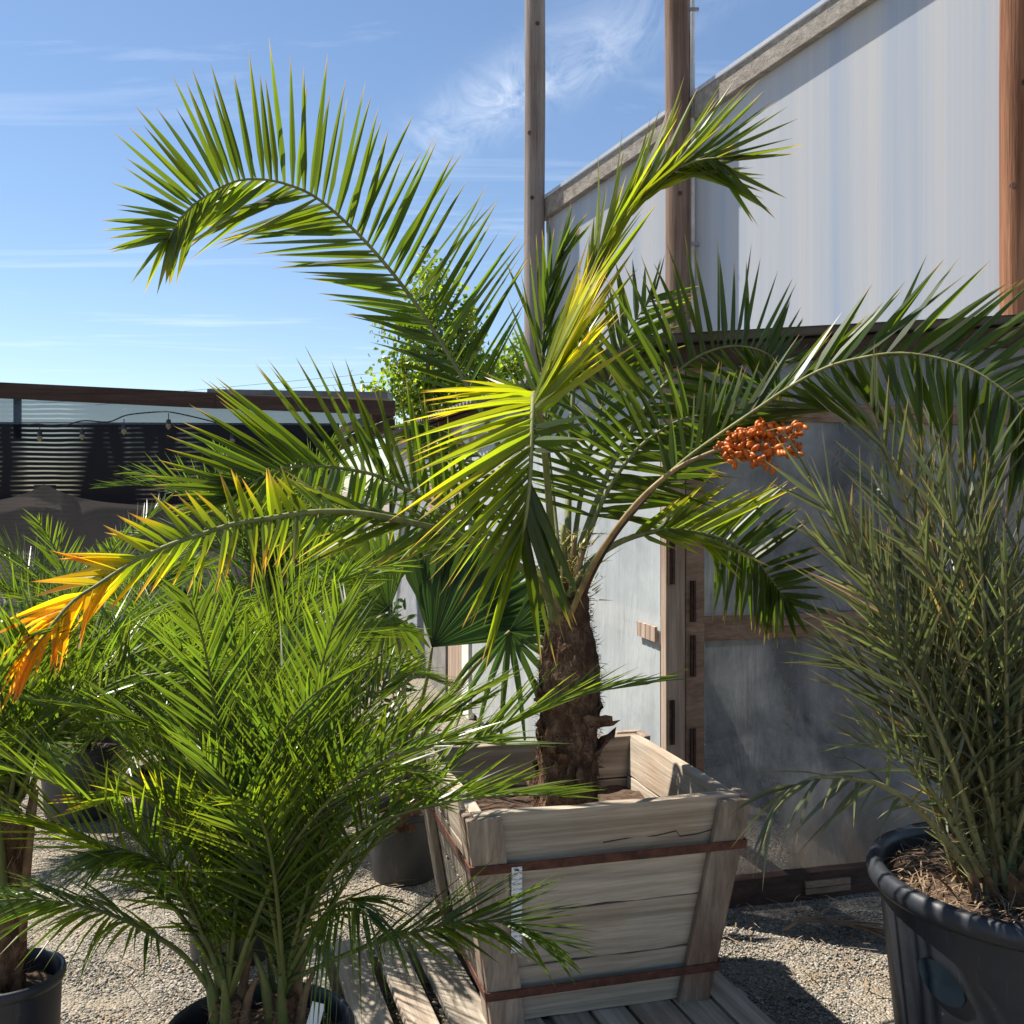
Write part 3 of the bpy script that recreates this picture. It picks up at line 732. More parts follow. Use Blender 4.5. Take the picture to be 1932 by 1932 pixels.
mb.add(vs, fs); trunk = mb.build('trunk', M['trunk'], palm, smooth=False)
# old leaf bases: thick wedges that hug the trunk
def stub(r, L, W):
    mb = MB(); rows = 5
    vs = []
    for i in range(rows + 1):
        t = i / rows; w = W * (1 - .45 * t); th = .016 * (1 - .7 * t); out = .012 + .034 * t ** 1.6
        for sx, so in ((-1, -.5), (-.5, .7), (.5, .7), (1, -.5)):
            vs.append((out + so * th + r.gauss(0, .002), sx * w * .5 + r.gauss(0, .003), L * t + (r.gauss(0, .012) if i == rows else 0)))
    fs = []
    for i in range(rows):
        for k in range(4): fs.append((i * 4 + k, i * 4 + (k + 1) % 4, (i + 1) * 4 + (k + 1) % 4, (i + 1) * 4 + k))
    fs += [(3, 2, 1, 0), tuple(rows * 4 + k for k in range(4))]
    mb.add(vs, fs); return mb.mesh('leaf_base')
r = random.Random(11); stubs = [stub(r, .075, .075) for _ in range(5)]
for me in stubs: me.materials.append(M['trunk'])
for i in range(40):
    z = .60 + .33 * (i / 40) + r.gauss(0, .008); a = i * 2.39996 + r.gauss(0, .15); (r0,) = keyat(prof, z)
    o = bpy.data.objects.new('leaf_base', r.choice(stubs)); COL.objects.link(o)
    cx = PCX - .012 + .02 * math.sin((z - .5) * 3)
    o.location = (cx + math.cos(a) * (r0 - .02), PCY + math.sin(a) * (r0 - .02), z); o.rotation_euler = (r.gauss(0, .35), r.gauss(-.1, .2), a)
    sc = r.uniform(.55, 1.25); o.scale = (sc * r.uniform(.5, 1), sc, sc * r.uniform(.7, 1.2)); put(o, trunk)
# fibres
mb = MB()
for i in range(1700):
    z = r.uniform(.6, 1.24); a = r.uniform(0, 2 * math.pi); (r0,) = keyat(prof, z); cx = PCX - .012 + .02 * math.sin((z - .5) * 3)
    n0 = Vector((math.cos(a), math.sin(a), 0)); b = Vector((cx, PCY, z)) + n0 * (r0 * r.uniform(.95, 1.08)); tg = Vector((-n0.y, n0.x, 0))
    L = r.uniform(.012, .05); d = (tg * r.gauss(0, 1) + UP * r.gauss(.2, .8) + n0 * r.uniform(0, .45)).normalized(); w = .0009
    m_ = b + d * L * .5 + n0 * .006; e = b + d * L + UP * r.gauss(-.006, .008); s_ = d.cross(n0).normalized() * w
    mb.add([b - s_, b + s_, m_ + s_, m_ - s_, e], [(0, 1, 2, 3), (3, 2, 4)])
stuff(mb.build('trunk_fibre', M['fibre'], palm))

CR = (1058, 1150, 3.06)
FR = []   # name, (mb, leaves)
def add_frond(*a, **k): FR.append(screen_frond(*a, **k))
Yc = 3.06
# 1 big frond arching up and left
add_frond([(1052, 1140, 3.08), (1010, 980, 3.22), (945, 850, 3.32), (898, 757, 3.38), (838, 655, 3.4), (782, 570, 3.4), (728, 500, 3.36), (672, 438, 3.3), (600, 375, 3.22), (545, 349, 3.15), (492, 338, 3.1), (440, 343, 3.05), (385, 372, 3.0), (343, 408, 2.97), (318, 452, 2.95)],
    [(.34, 62, 210, -.1), (.44, 57, 265, -.1), (.53, 60, 270, .1), (.63, 66, 250, .1), (.70, 76, 245, .05), (.77, 88, 235, 0), (.84, 101, 225, 0), (.89, 116, 225, 0), (.935, 140, 185, 0), (.97, 165, 130, 0), (.998, 195, 115, 0)],
    [(.36, 158, 130, .1), (.47, 165, 170, .1), (.56, 172, 200, .1), (.63, 178, 215, .05), (.70, 191, 220, 0), (.77, 205, 235, .0), (.84, 220, 215, .0), (.90, 236, 170, 0), (.95, 254, 125, 0), (.985, 262, 120, 0), (.998, 230, 110, 0)],
    66, .023, 1, pw=1.4, ykey=((0, .1, .3), (.6, .14, .36), (1, .32, .46)), rad=(.014, .0022), droop=.03, jit=2.4)
# 2 tall frond up and to the right, backlit yellow put into its colour
add_frond([(1070, 1130, 3.10), (1072, 960, 3.28), (1080, 760, 3.42), (1095, 610, 3.46), (1122, 500, 3.44), (1160, 432, 3.40), (1210, 372, 3.35), (1262, 328, 3.3), (1315, 303, 3.25), (1362, 297, 3.2)],
    [(.42, 92, 100, 0), (.55, 84, 170, .1), (.68, 80, 200, .1), (.78, 73, 215, .05), (.86, 60, 235, 0), (.92, 44, 215, 0), (.96, 24, 180, 0), (.995, 2, 150, 0)],
    [(.45, 62, 130, -.1), (.58, 60, 170, -.25), (.70, 56, 190, -.3), (.80, 40, 180, -.3), (.88, 12, 160, -.3), (.94, -30, 150, -.1), (.99, -45, 150, 0)],
    58, .023, 2, pw=1.3, ykey=((0, .42, .58), (.85, .40, .52), (1, .18, .32)), rad=(.014, .0025), droop=.02)
# 3 frond arching over toward the viewer, seen end on, tinted yellow-green as if backlit
add_frond([(1050, 1150, 3.04), (1042, 1030, 2.98), (1030, 880, 2.88), (1016, 770, 2.74), (1008, 742, 2.64), (1005, 770, 2.54), (1003, 830, 2.48), (1000, 900, 2.45), (992, 975, 2.44), (975, 1050, 2.45)],
    [(.50, 50, 180, .45), (.56, 58, 260, .3), (.60, 64, 300, .2), (.64, 68, 310, .1), (.68, 62, 290, .05), (.70, 40, 210, 0)],
    [(.52, 140, 120, .5), (.58, 172, 190, .35), (.64, 184, 235, .2), (.70, 198, 250, .05), (.76, 210, 265, -.05), (.82, 224, 255, 0), (.90, 238, 240, .1), (.97, 255, 230, .15)],
    (38, 50), .025, 3, pw=1, extra=[([(.73, 12, 120, -.2), (.80, -4, 70, -.4)], 4, .032, (.12, .2)), ([(.84, -66, 210, .1), (.90, -72, 280, .1), (.95, -82, 260, .1)], 8, .03, (.14, .25))], ykey=((0, .42, .56), (.65, .50, .68), (.8, .45, .56), (1, .36, .55)), rad=(.014, .004), droop=.06, jit=4)
# 4 long right frond
add_frond([(1080, 1130, 3.02), (1130, 1045, 2.96), (1205, 950, 2.9), (1285, 874, 2.84), (1346, 828, 2.8), (1422, 776, 2.75), (1490, 730, 2.7), (1560, 693, 2.65), (1630, 674, 2.6), (1700, 666, 2.56), (1780, 678, 2.52), (1850, 706, 2.48), (1920, 760, 2.44), (1965, 815, 2.42)],
    [(.30, 100, 90, .1), (.36, 85, 140, .1), (.44, 62, 165, .1), (.52, 52, 190, .1), (.60, 52, 210, .1), (.70, 52, 230, .05), (.80, 44, 235, 0), (.90, 30, 215, 0), (.99, 5, 180, 0)],
    [(.30, 5, 90, 0), (.38, 22, 130, -.2), (.46, 14, 150, -.25), (.54, -8, 150, -.25), (.62, -48, 150, -.15), (.70, -68, 175, 0), (.80, -84, 185, 0), (.90, -95, 190, 0), (.99, -102, 170, 0)],
    58, .024, 4, ykey=((0, .14, .34), (.6, .08, .22), (1, .1, .24)), rad=(.009, .002), droop=.05)
# 5 middle right frond, arched
add_frond([(1068, 1120, 3.10), (1095, 1030, 3.16), (1132, 930, 3.22), (1164, 858, 3.26), (1226, 758, 3.3), (1285, 696, 3.3), (1329, 667, 3.28), (1377, 653, 3.25), (1422, 657, 3.2), (1456, 673, 3.16), (1475, 700, 3.12)],
    [(.24, 168, 200, .1), (.34, 163, 215, .1), (.44, 152, 215, .1), (.52, 135, 230, .1), (.60, 122, 230, .05), (.68, 112, 220, .0), (.76, 101, 210, 0), (.84, 84, 190, 0), (.92, 64, 140, 0), (.99, 35, 80, 0)],
    [(.22, 2, 200, -.1), (.32, -4, 220, -.15), (.42, 2, 220, -.1), (.52, -4, 210, -.05), (.62, -10, 190, 0), (.72, -22, 190, 0), (.82, -45, 150, 0), (.92, -70, 110, 0), (.99, -90, 70, 0)],
    46, .023, 5, ykey=((0, .16, .3), (1, .12, .26)), rad=(.014, .002), droop=.03)
# 6 low right frond, colour painted sunlit near the base, wall-shaded at the end
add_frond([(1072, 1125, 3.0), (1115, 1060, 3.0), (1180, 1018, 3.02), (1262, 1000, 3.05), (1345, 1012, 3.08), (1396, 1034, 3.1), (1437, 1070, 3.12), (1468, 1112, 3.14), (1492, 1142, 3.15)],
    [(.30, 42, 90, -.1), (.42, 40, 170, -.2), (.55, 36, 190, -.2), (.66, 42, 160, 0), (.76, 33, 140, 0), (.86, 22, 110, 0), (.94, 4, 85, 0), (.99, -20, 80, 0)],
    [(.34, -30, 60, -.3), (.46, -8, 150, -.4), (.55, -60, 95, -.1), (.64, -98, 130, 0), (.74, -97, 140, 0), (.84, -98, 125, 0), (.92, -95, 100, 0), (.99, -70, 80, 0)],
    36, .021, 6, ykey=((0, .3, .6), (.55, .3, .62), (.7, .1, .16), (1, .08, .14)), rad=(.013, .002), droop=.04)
# 7 low left frond with orange tips, reaching toward the viewer
add_frond([(1045, 1140, 3.02), (1000, 1085, 2.98), (940, 1042, 2.92), (860, 1008, 2.84), (770, 985, 2.74), (680, 968, 2.66), (590, 966, 2.58), (495, 980, 2.5), (444, 988, 2.46), (376, 1009, 2.4), (307, 1033, 2.35), (240, 1067, 2.3), (188, 1101, 2.26), (137, 1135, 2.22), (92, 1187, 2.18), (61, 1227, 2.16)],
    [(.22, 120, 60, .1), (.34, 170, 150, .2), (.46, 150, 150, .2), (.54, 120, 95, .1), (.60, 98, 100, 0), (.68, 122, 105, 0), (.76, 148, 120, 0), (.84, 180, 135, 0), (.90, 200, 150, 0), (.96, 216, 150, 0), (.995, 235, 130, 0)],
    [(.22, -150, 90, -.1), (.34, -160, 170, -.2), (.46, -155, 160, -.2), (.56, -100, 110, -.1), (.64, -88, 115, 0), (.72, -120, 125, 0), (.80, -138, 150, -.1), (.87, -118, 135, 0), (.93, -98, 130, 0), (.995, -118, 120, 0)],
    58, .018, 7, pw=1.3, ykey=((0, .2, .4), (.5, .25, .5), (.6, .32, .92), (.75, .35, .95), (.86, .7, .98), (1, .82, .95)), rad=(.014, .003), droop=.04, dry=.22, jit=7)
# 8 upper left frond
add_frond([(1048, 1130, 3.1), (1005, 1070, 3.16), (930, 1010, 3.2), (850, 965, 3.2), (770, 926, 3.18), (712, 898, 3.14), (659, 886, 3.1), (598, 879, 3.05), (547, 882, 3.0), (500, 897, 2.96), (455, 925, 2.94), (425, 950, 2.92)],
    [(.26, 105, 110, .2), (.36, 98, 200, .15), (.46, 104, 235, .1), (.56, 112, 240, .05), (.65, 122, 240, 0), (.74, 134, 240, 0), (.82, 146, 225, 0), (.90, 160, 190, 0), (.96, 172, 150, 0), (.995, 195, 120, 0)],
    [(.26, -165, 140, -.1), (.36, -140, 120, -.2), (.46, -108, 110, -.2), (.56, -98, 100, -.15), (.66, -100, 95, -.1), (.76, -108, 90, -.1), (.86, -125, 95, 0), (.93, -150, 110, 0), (.995, -170, 110, 0)],
    46, .023, 8, ykey=((0, .14, .34), (.4, .2, .42), (.6, .14, .4), (1, .2, .4)), rad=(.013, .0022), droop=.03, dry=.1)
# 9, 10 upright fronds at the back of the crown
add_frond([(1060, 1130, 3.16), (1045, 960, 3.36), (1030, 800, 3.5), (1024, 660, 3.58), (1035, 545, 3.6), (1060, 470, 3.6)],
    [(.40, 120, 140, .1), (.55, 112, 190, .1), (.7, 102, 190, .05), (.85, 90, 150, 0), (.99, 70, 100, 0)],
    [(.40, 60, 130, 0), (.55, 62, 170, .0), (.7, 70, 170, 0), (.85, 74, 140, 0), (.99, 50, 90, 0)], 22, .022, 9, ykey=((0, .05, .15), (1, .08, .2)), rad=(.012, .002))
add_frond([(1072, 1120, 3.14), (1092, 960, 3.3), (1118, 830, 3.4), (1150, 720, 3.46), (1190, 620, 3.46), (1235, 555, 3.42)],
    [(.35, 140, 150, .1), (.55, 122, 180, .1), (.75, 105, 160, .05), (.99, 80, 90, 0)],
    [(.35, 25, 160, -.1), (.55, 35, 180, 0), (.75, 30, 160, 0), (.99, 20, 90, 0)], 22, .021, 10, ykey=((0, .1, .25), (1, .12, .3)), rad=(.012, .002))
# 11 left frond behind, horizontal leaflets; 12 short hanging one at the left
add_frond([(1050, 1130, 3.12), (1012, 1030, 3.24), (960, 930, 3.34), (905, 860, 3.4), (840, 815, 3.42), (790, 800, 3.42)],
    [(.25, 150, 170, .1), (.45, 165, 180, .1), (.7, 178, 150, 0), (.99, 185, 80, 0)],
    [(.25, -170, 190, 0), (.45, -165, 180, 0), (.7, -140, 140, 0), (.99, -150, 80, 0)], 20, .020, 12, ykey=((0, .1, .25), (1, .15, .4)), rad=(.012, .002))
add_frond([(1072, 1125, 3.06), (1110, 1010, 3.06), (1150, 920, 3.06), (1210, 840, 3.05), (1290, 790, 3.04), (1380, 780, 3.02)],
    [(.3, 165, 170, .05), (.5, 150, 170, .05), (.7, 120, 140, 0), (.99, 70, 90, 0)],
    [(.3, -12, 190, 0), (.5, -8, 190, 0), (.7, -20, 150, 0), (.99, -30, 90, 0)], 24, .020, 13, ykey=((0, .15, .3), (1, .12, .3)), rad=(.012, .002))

allL = []
fobjs = []
for k, (mb, leaves) in enumerate(FR):
    line = [Vector(mb.v[i * 7]) for i in range(61)]
    fo = mb.build('frond', M['petiole'], palm, smooth=True); fobjs.append(fo)
    for lf in leaves: allL.append((lf[3], k, lf))
allL.sort(key=lambda x: -x[0])
for _, k, (vs, fs, cs, _a) in allL[:300]:
    mb = MB(); mb.add(vs, fs, cs); mb.build('leaflet', M['date_leaf'], fobjs[k])
mb = MB()
for _, k, (vs, fs, cs, _a) in allL[300:]: mb.add(vs, fs, cs)
stuff(mb.build('leaflets', M['date_leaf'], palm))
# broad pale leaflets hanging in front of the crown
# petiole bases and spines at the crown
r = random.Random(21)
for i, (u, v, Y_, w) in enumerate([(1000, 1075, 3.0, .03), (1030, 1030, 2.98, .034), (1062, 990, 3.05, .03), (1098, 1040, 3.0, .034), (1125, 1050, 3.03, .03), (1085, 1010, 3.12, .03), (1015, 1050, 3.12, .03)]):
    base = Vector((PCX + (u - 1060) / F * 1.2, PCY + (Y_ - 3.06) * .5, 1.15)); top = P(u, v, Y_); mid = base.lerp(top, .5) + Vector(((u - 1060) / F * -.5, 0, .0))
    cc, _ = catmull([base, mid, top], 10); mb = MB(); mb.tube(cc, [w * (1 - .62 * i_ / 9) * .62 for i_ in range(10)], 8)
    mb.build('petiole', M['petiole_tan'] if i % 2 else M['petiole'], palm, smooth=True)
mb = MB()
for i in range(150):
    a = r.uniform(0, 2 * math.pi); z = r.uniform(1.2, 1.42); b = Vector((PCX + math.cos(a) * .04, PCY + math.sin(a) * .04, z)) + Vector((r.gauss(0, .035), r.gauss(0, .03), 0))
    d = Vector((math.cos(a) + r.gauss(0, .5), math.sin(a) + r.gauss(0, .5), r.uniform(-.1, 1.0))).normalized(); q = r.uniform(.04, .12); sd = d.orthogonal().normalized() * .0022; s2 = d.cross(sd)
    mb.add([b + sd, b - sd * .5 + s2, b - sd * .5 - s2, b + d * q], [(0, 1, 3), (1, 2, 3), (2, 0, 3)])
stuff(mb.build('spines', M['spine'], palm))
# fruit stalk with dates
cc, _ = catmull([P(1075, 1165, 3.0), P(1098, 1110, 2.93), P(1140, 1030, 2.86), P(1205, 945, 2.8), P(1275, 885, 2.77), P(1335, 856, 2.75), P(1372, 842, 2.74)], 30)
mb = MB(); mb.tube(cc, [.010 - .005 * i / 29 for i in range(30)], 9); stalk = mb.build('fruit_stalk', M['petiole_tan'], palm, smooth=True)
cc, _ = catmull([P(1088, 1180, 3.0), P(1108, 1100, 2.94), P(1160, 1010, 2.87), P(1228, 930, 2.81)], 20)
mb = MB(); mb.tube(cc, [.014 - .010 * i / 19 for i in range(20)], 7); mb.build('dry_sheath', M['fibre'], palm, smooth=True)
bm_d = MB(); DS = .8
pr = [(.0001, -.0165), (.005, -.0145), (.0078, -.008), (.0088, 0), (.0082, .007), (.006, .013), (.003, .0158), (.0001, .0165)]; bm_d.lathe(pr, n=10); dme = bm_d.mesh('date', True); dme.materials.append(M['date_fruit'])
tips = [(1520, 800), (1505, 832), (1468, 885), (1445, 870), (1425, 868), (1395, 880), (1490, 790), (1460, 795), (1420, 812), (1515, 855), (1440, 840), (1480, 850), (1400, 838), (1372, 868), (1500, 815), (1465, 820), (1380, 830), (1410, 858)]
mb = MB(); cnt = 0
for (u, v) in tips:
    st = P(1360 + r.uniform(-14, 16), 846 + r.uniform(-6, 5), 2.74); en = P(u, v, 2.74 + r.uniform(-.07, .07)); md = st.lerp(en, .5) + UP * .012
    ln, LL = catmull([st, md, en], 12); mb.tube(ln, .0018, 5)
    for q in range(int(5 + LL * 85)):
        k = r.uniform(.15, 1); x = k * 11; i = min(10, int(x)); p = ln[i].lerp(ln[i + 1], x - i)
        o = bpy.data.objects.new('date', dme); COL.objects.link(o)
        d = Vector((r.gauss(0, 1), r.gauss(0, 1), r.gauss(-.25, .8))).normalized(); o.rotation_euler = d.to_track_quat('Z', 'Y').to_euler()
        o.location = p + d * .015; sc = r.uniform(.6, .9); o.scale = (sc, sc, sc); put(o, stalk); cnt += 1
mb.build('fruit_strands', M['petiole_tan'], stalk)
print('dates', cnt)

# ------------------------------------------------------------------ wooden planter
PB_ = math.radians(15.5); PH, RT, RB_, PZ = .585, .375, .288, .132
MR = Matrix.Rotation(PB_, 4, 'Z')
planter = thing('wooden_planter', 'weathered tapered wooden box planter bound with rusty straps on a pallet', 'planter', (PCX, PCY, PZ))
planter.rotation_euler = (0, 0, PB_)
def pbuild(mb, name, mat, bevel=.003, parent=planter):
    o = mb.build(name, M[mat]); o.parent = parent
    if bevel: b = o.modifiers.new('bevel', 'BEVEL'); b.width = bevel; b.segments = 2; b.limit_method = 'ANGLE'
    return o
def rr_(h): return RB_ + (RT - RB_) * h / PH
hb = [[0, .155, .305, .425, .585], [0, .14, .30, .45, .58], [0, .16, .30, .44, .578], [0, .15, .29, .43, .583]]
TH = .034
r = random.Random(5)
for k in range(4):
    Rk = Matrix.Rotation(k * math.pi / 2, 3, 'Z')      # k=0: front face (-y)
    for i in range(4):
        h0, h1 = hb[k][i] + (.0025 if i else 0), hb[k][i + 1] - .0015
        ins = 0 if k % 2 == 0 else TH + .001
        vs = []
        nseg = 8
        mb = MB()
        jj = [r.gauss(0, .0016) for _ in range(4 * (nseg + 1))]
        ring = []
        for s in range(nseg + 1):
            for q, (h, off) in enumerate(((h0, 0), (h0, TH), (h1, TH), (h1, 0))):
                hw = rr_(h) - ins; x = -hw + 2 * hw * s / nseg
                hh = h + (jj[s * 4 + q] if q in (0, 1, 2, 3) else 0)
                ring.append(Rk @ Vector((x, -(rr_(h) - off) + (r.gauss(0, .0008)), hh)))
        fs = []
        for s in range(nseg):
            for q in range(4): fs.append((s * 4 + q, (s + 1) * 4 + q, (s + 1) * 4 + (q + 1) % 4, s * 4 + (q + 1) % 4))
        fs += [(0, 1, 2, 3), tuple(nseg * 4 + q for q in (3, 2, 1, 0))]
        mb.add(ring, fs)
        o = pbuild(mb, 'plank', 'planter_wood' if k % 2 == 0 else 'planter_side')  if 'planter_side' in M else None
        if o is None:
            M['planter_side'] = wood_mat('planter_side', (.27, .21, .16), (.58, .50, .40), stain=(.18, .12, .08), axis=1)
            o = pbuild(mb, 'plank', 'planter_wood' if k % 2 == 0 else 'planter_side')
    # upright cleats near both ends of each face
    for sx in (-1, 1):
        w = .092 if k % 2 == 0 else .07
        top = PH - (.012 if k == 0 and sx > 0 else .004); bot = -.012
        vs = []
        for h in (bot, top):
            xe = rr_(h) + (.024 if k % 2 == 0 else -.002)
            x0, x1 = sx * (xe - w), sx * xe
            if x0 > x1: x0, x1 = x1, x0
            yo = -(rr_(h) + .0265); yi = -(rr_(h) + .0015)
            vs += [Rk @ Vector((x0, yo, h)), Rk @ Vector((x1, yo, h)), Rk @ Vector((x1, yi, h)), Rk @ Vector((x0, yi, h))]
        mb = MB(); mb.hexa(vs); pbuild(mb, 'cleat', 'cleat_wood', .004)
for h in (.435, .085):   # steel bands
    mb = MB(); d = rr_(h) + .0285; d2 = rr_(h + .024) + .0285; t_ = .004
    for k in range(4):
        Rk = Matrix.Rotation(k * math.pi / 2, 3, 'Z')
        mb.hexa([Rk @ Vector(p) for p in ((-d - t_, -d - t_, h), (d, -d - t_, h), (d, -d, h), (-d - t_, -d, h), (-d2 - t_, -d2 - t_, h + .024), (d2, -d2 - t_, h + .024), (d2, -d2, h + .024), (-d2 - t_, -d2, h + .024))])
    pbuild(mb, 'strap', 'strap', 0)
# crack in the top front plank
mb = MB(); zz = PH - .105
cp = [(-.02, 0), (.06, .006), (.13, .004), (.19, .012), (.2, -.004), (.25, -.002), (.31, .008)]
for (x0, z0), (x1, z1) in zip(cp, cp[1:]):
    y0 = -(rr_(zz) + .0012); mb.add([(x0, y0, zz + z0 - .0018), (x1, y0, zz + z1 - .0018), (x1, y0, zz + z1 + .0018), (x0, y0, zz + z0 + .0018)], [(0, 1, 2, 3)])
pbuild(mb, 'crack', 'black', 0)
soil = MB(); n = 22; hs = .42
for j in range(n + 1):
    for i in range(n + 1):
        q = (rr_(hs) - TH - .001); x = -q + 2 * q * i / n; y = -q + 2 * q * j / n
        soil.v.append((x, y, hs + .02 * mnoise.noise(Vector((x * 9, y * 9, 1))) + .012 * mnoise.noise(Vector((x * 30, y * 30, 1))))); soil.c.append((0, .5, 0, 1))
for j in range(n):
    for i in range(n): k = j * (n + 1) + i; soil.f.append((k, k + 1, k + n + 2, k + n + 1))
pbuild(soil, 'soil', 'soil', 0)
# hang tag tucked under the strap
tgp = thing('plant_tag', 'narrow white plant tag hanging from the planter strap', 'tag', MR @ Vector((-.235, -(rr_(.44) + .045), 0)) + Vector((PCX, PCY, PZ + .44)))
mb = MB(); A_ = lambda x, h: MR @ Vector((x, -(rr_(h) + .036), h)) + Vector((PCX, PCY, PZ))
xl = -rr_(.44) - .022 + .092
mb.hexa([A_(xl + .012, .215), A_(xl + .040, .215), A_(xl + .040, .215) + Vector((0, .0015, 0)), A_(xl + .012, .215) + Vector((0, .0015, 0)), A_(xl + .004, .45), A_(xl + .032, .45), A_(xl + .032, .45) + Vector((0, .0015, 0)), A_(xl + .004, .45) + Vector((0, .0015, 0))])
mb.build('tag_strip', M['white_tag'], tgp)
mb = MB(); q = A_(xl + .018, .442) - Vector((0, .0012, 0)); mb.box(q, (.012, .001, .004)); mb.build('tag_slot', M['black'], tgp)

# ------------------------------------------------------------------ pallet
pal = thing('wooden_pallet', 'sun-bleached slatted wooden pallet under the planter', 'pallet', (0.05, 2.72, 0)); PA = math.radians(17.5); pal.rotation_euler = (0, 0, PA)
r = random.Random(9)
slw = [.105, .10, .085, .11, .09, .1, .095, .12, .1, .09, .1, .1]
x = -.585
for i, w in enumerate(slw):
    if x > .62: break
    y0, y1 = -.62 + r.uniform(-.02, .02), .63 + r.uniform(-.03, .02); mb = MB()
    if i == 1:
        mb.box((x + w / 2, (y0 - .285) / 2, .119), (w, -.285 - y0, .022), jit=.001); o = mb.build('slat', M['pallet_wood']); o.parent = pal; mb = MB(); y0 = -.279
    if i == 4:
        mb.box((x + w / 2, (y0 - .27) / 2, .119), (w, -.27 - y0, .022), jit=.001); o = mb.build('slat', M['pallet_wood']); o.parent = pal; mb = MB(); y0 = -.262
    mb.box((x + w / 2, (y0 + y1) / 2, .119), (w, y1 - y0, .022), jit=.0015)
    o = mb.build('slat', M['pallet_wood'], bevel=.002); o.parent = pal
    for yy in (-.57, -.24, .02, .30, .59):
        pass
    x += w + (.032 if i < 5 else .012)
for yy in (-.58, -.28, .02, .58):
    mb = MB(); mb.box((.03, yy, .054), (1.24, .05, .106)); o = mb.build('stringer', M['pallet_wood']); o.parent = pal

# ------------------------------------------------------------------ pots
def make_pot(name, label, c, R, Hh, mat, group=None, rim=.022, taper=.86, rh=.06):
    root = thing(name, label, 'pot', c, group); c = Vector(c); mb = MB()
    pr = [(R * taper * .98, .0), (R * taper, .01), (R * (taper + .55 * (1 - taper)), Hh * .55), (R * .985, Hh - rh), (R * .985, Hh - rh + .004)]
    mb.lathe(pr, c, 72); mb.lathe([(.001, .012), (R * taper, .012)], c, 72); mb.build('body', M[mat], root, smooth=True)
    mb = MB(); pr = [(R * .985, Hh - rh), (R * .99 + rim * .7, Hh - rh * .97), (R + rim, Hh - rh * .75), (R + rim * 1.1, Hh - rh * .42), (R + rim * .7, Hh - rh * .1), (R + rim * .1, Hh), (R - rim * .5, Hh - .006), (R - rim * .7, Hh - .03), (R * .93, Hh * .7), (R * .9, Hh * .5)]
    mb.lathe(pr, c, 96); mb.build('rim', M[mat], root, smooth=True)
    mb = MB(); n = 26; nr = 9; vs = [c + UP * (Hh - .03)]
    for i in range(1, nr + 1):
        for k in range(n):
            a = 2 * math.pi * k / n; q = R * .955 * i / nr; x, y = math.cos(a) * q, math.sin(a) * q
            vs.append(c + Vector((x, y, Hh - .058 + .03 * (1 - i / nr) + (.028 * mnoise.noise(Vector((x * 8, y * 8, c.x))) + .012 * mnoise.noise(Vector((x * 30, y * 30, 2))) if i < nr else 0))))
    fs = [(0, 1 + k, 1 + (k + 1) % n) for k in range(n)] + [(1 + (i - 1) * n + k, 1 + i * n + k, 1 + i * n + (k + 1) % n, 1 + (i - 1) * n + (k + 1) % n) for i in range(1, nr) for k in range(n)]
    mb.add(vs, fs); mb.build('soil', M['soil'], root)
    return root
RP = Vector((1.37, 2.66, 0))
bigpot = make_pot('large_plant_pot', 'large scuffed black plastic pot with a rolled rim holding the grey-green clumping palm', RP, .40, .56, 'pot', rim=.024)
# round dark patch on its side
mb = MB(); n = 28; ring = []
def potp(a, z, d=.0025):
    R_ = .40 * (.86 + .14 * min(1, z / .5)); return RP + Vector((math.cos(a) * (R_ + d), math.sin(a) * (R_ + d), z))
a0 = math.radians(-151); vs = [potp(a0, .355)]
for k in range(n):
    t_ = 2 * math.pi * k / n; vs.append(potp(a0 + .17 * math.cos(t_), .355 + .048 * math.sin(t_) - .012 * math.cos(t_)))
mb.add(vs, [(0, 1 + k, 1 + (k + 1) % n) for k in range(n)])
mb.build('round_patch', plain('dark_patch', (.012, .020, .028), .85, spec=.05, var=.05), bigpot)

def litter(mb, c, R, z, n, r, flat=.25):
    for i in range(n):
        a = r.uniform(0, 2 * math.pi); q = R * math.sqrt(r.random()); b = Vector((c[0] + math.cos(a) * q, c[1] + math.sin(a) * q, z + r.uniform(0, .015)))
        d = Vector((r.gauss(0, 1), r.gauss(0, 1), r.gauss(0, flat))).normalized(); L = r.uniform(.02, .09); s_ = d.cross(UP).normalized() * r.uniform(.0008, .0022)
        m_ = b + d * L * .5 + Vector((r.gauss(0, .008), r.gauss(0, .008), r.uniform(0, .012)))
        e = b + d * L; e.z = max(e.z, z)
        mb.add([b - s_, b + s_, m_ + s_, m_ - s_, e], [(0, 1, 2, 3), (3, 2, 4)])
r = random.Random(33)
mb = MB(); litter(mb, RP, .36, .515, 1200, r, .35); o = stuff(mb.build('root_litter', M['dry_leaf'], bigpot))

# ------------------------------------------------------------------ clumping palm in the big pot
cl = thing('clumping_palm', 'dense grey-green clumping palm with crossing narrow leaves in the large black pot', 'palm', (RP.x, RP.y, .5))
r = random.Random(44)
def traced(pts, n=26): return catmull([P(*p) for p in pts], n)[0]
lines = []
lines.append((traced([(1845, 1660, 2.6), (1800, 1520, 2.56), (1735, 1330, 2.5), (1665, 1160, 2.46), (1590, 1010, 2.42), (1525, 900, 2.4)]), .3, .34, 18))
lines.append((traced([(1870, 1650, 2.62), (1840, 1450, 2.62), (1790, 1200, 2.6), (1730, 1000, 2.58), (1672, 850, 2.56), (1640, 760, 2.55)]), .3, .36, 18))
lines.append((traced([(1830, 1640, 2.55), (1780, 1580, 2.5), (1732, 1526, 2.45), (1662, 1481, 2.4), (1596, 1468, 2.36), (1542, 1467, 2.33), (1498, 1484, 2.3), (1463, 1516, 2.28), (1444, 1550, 2.27)]), .35, .22, 12))
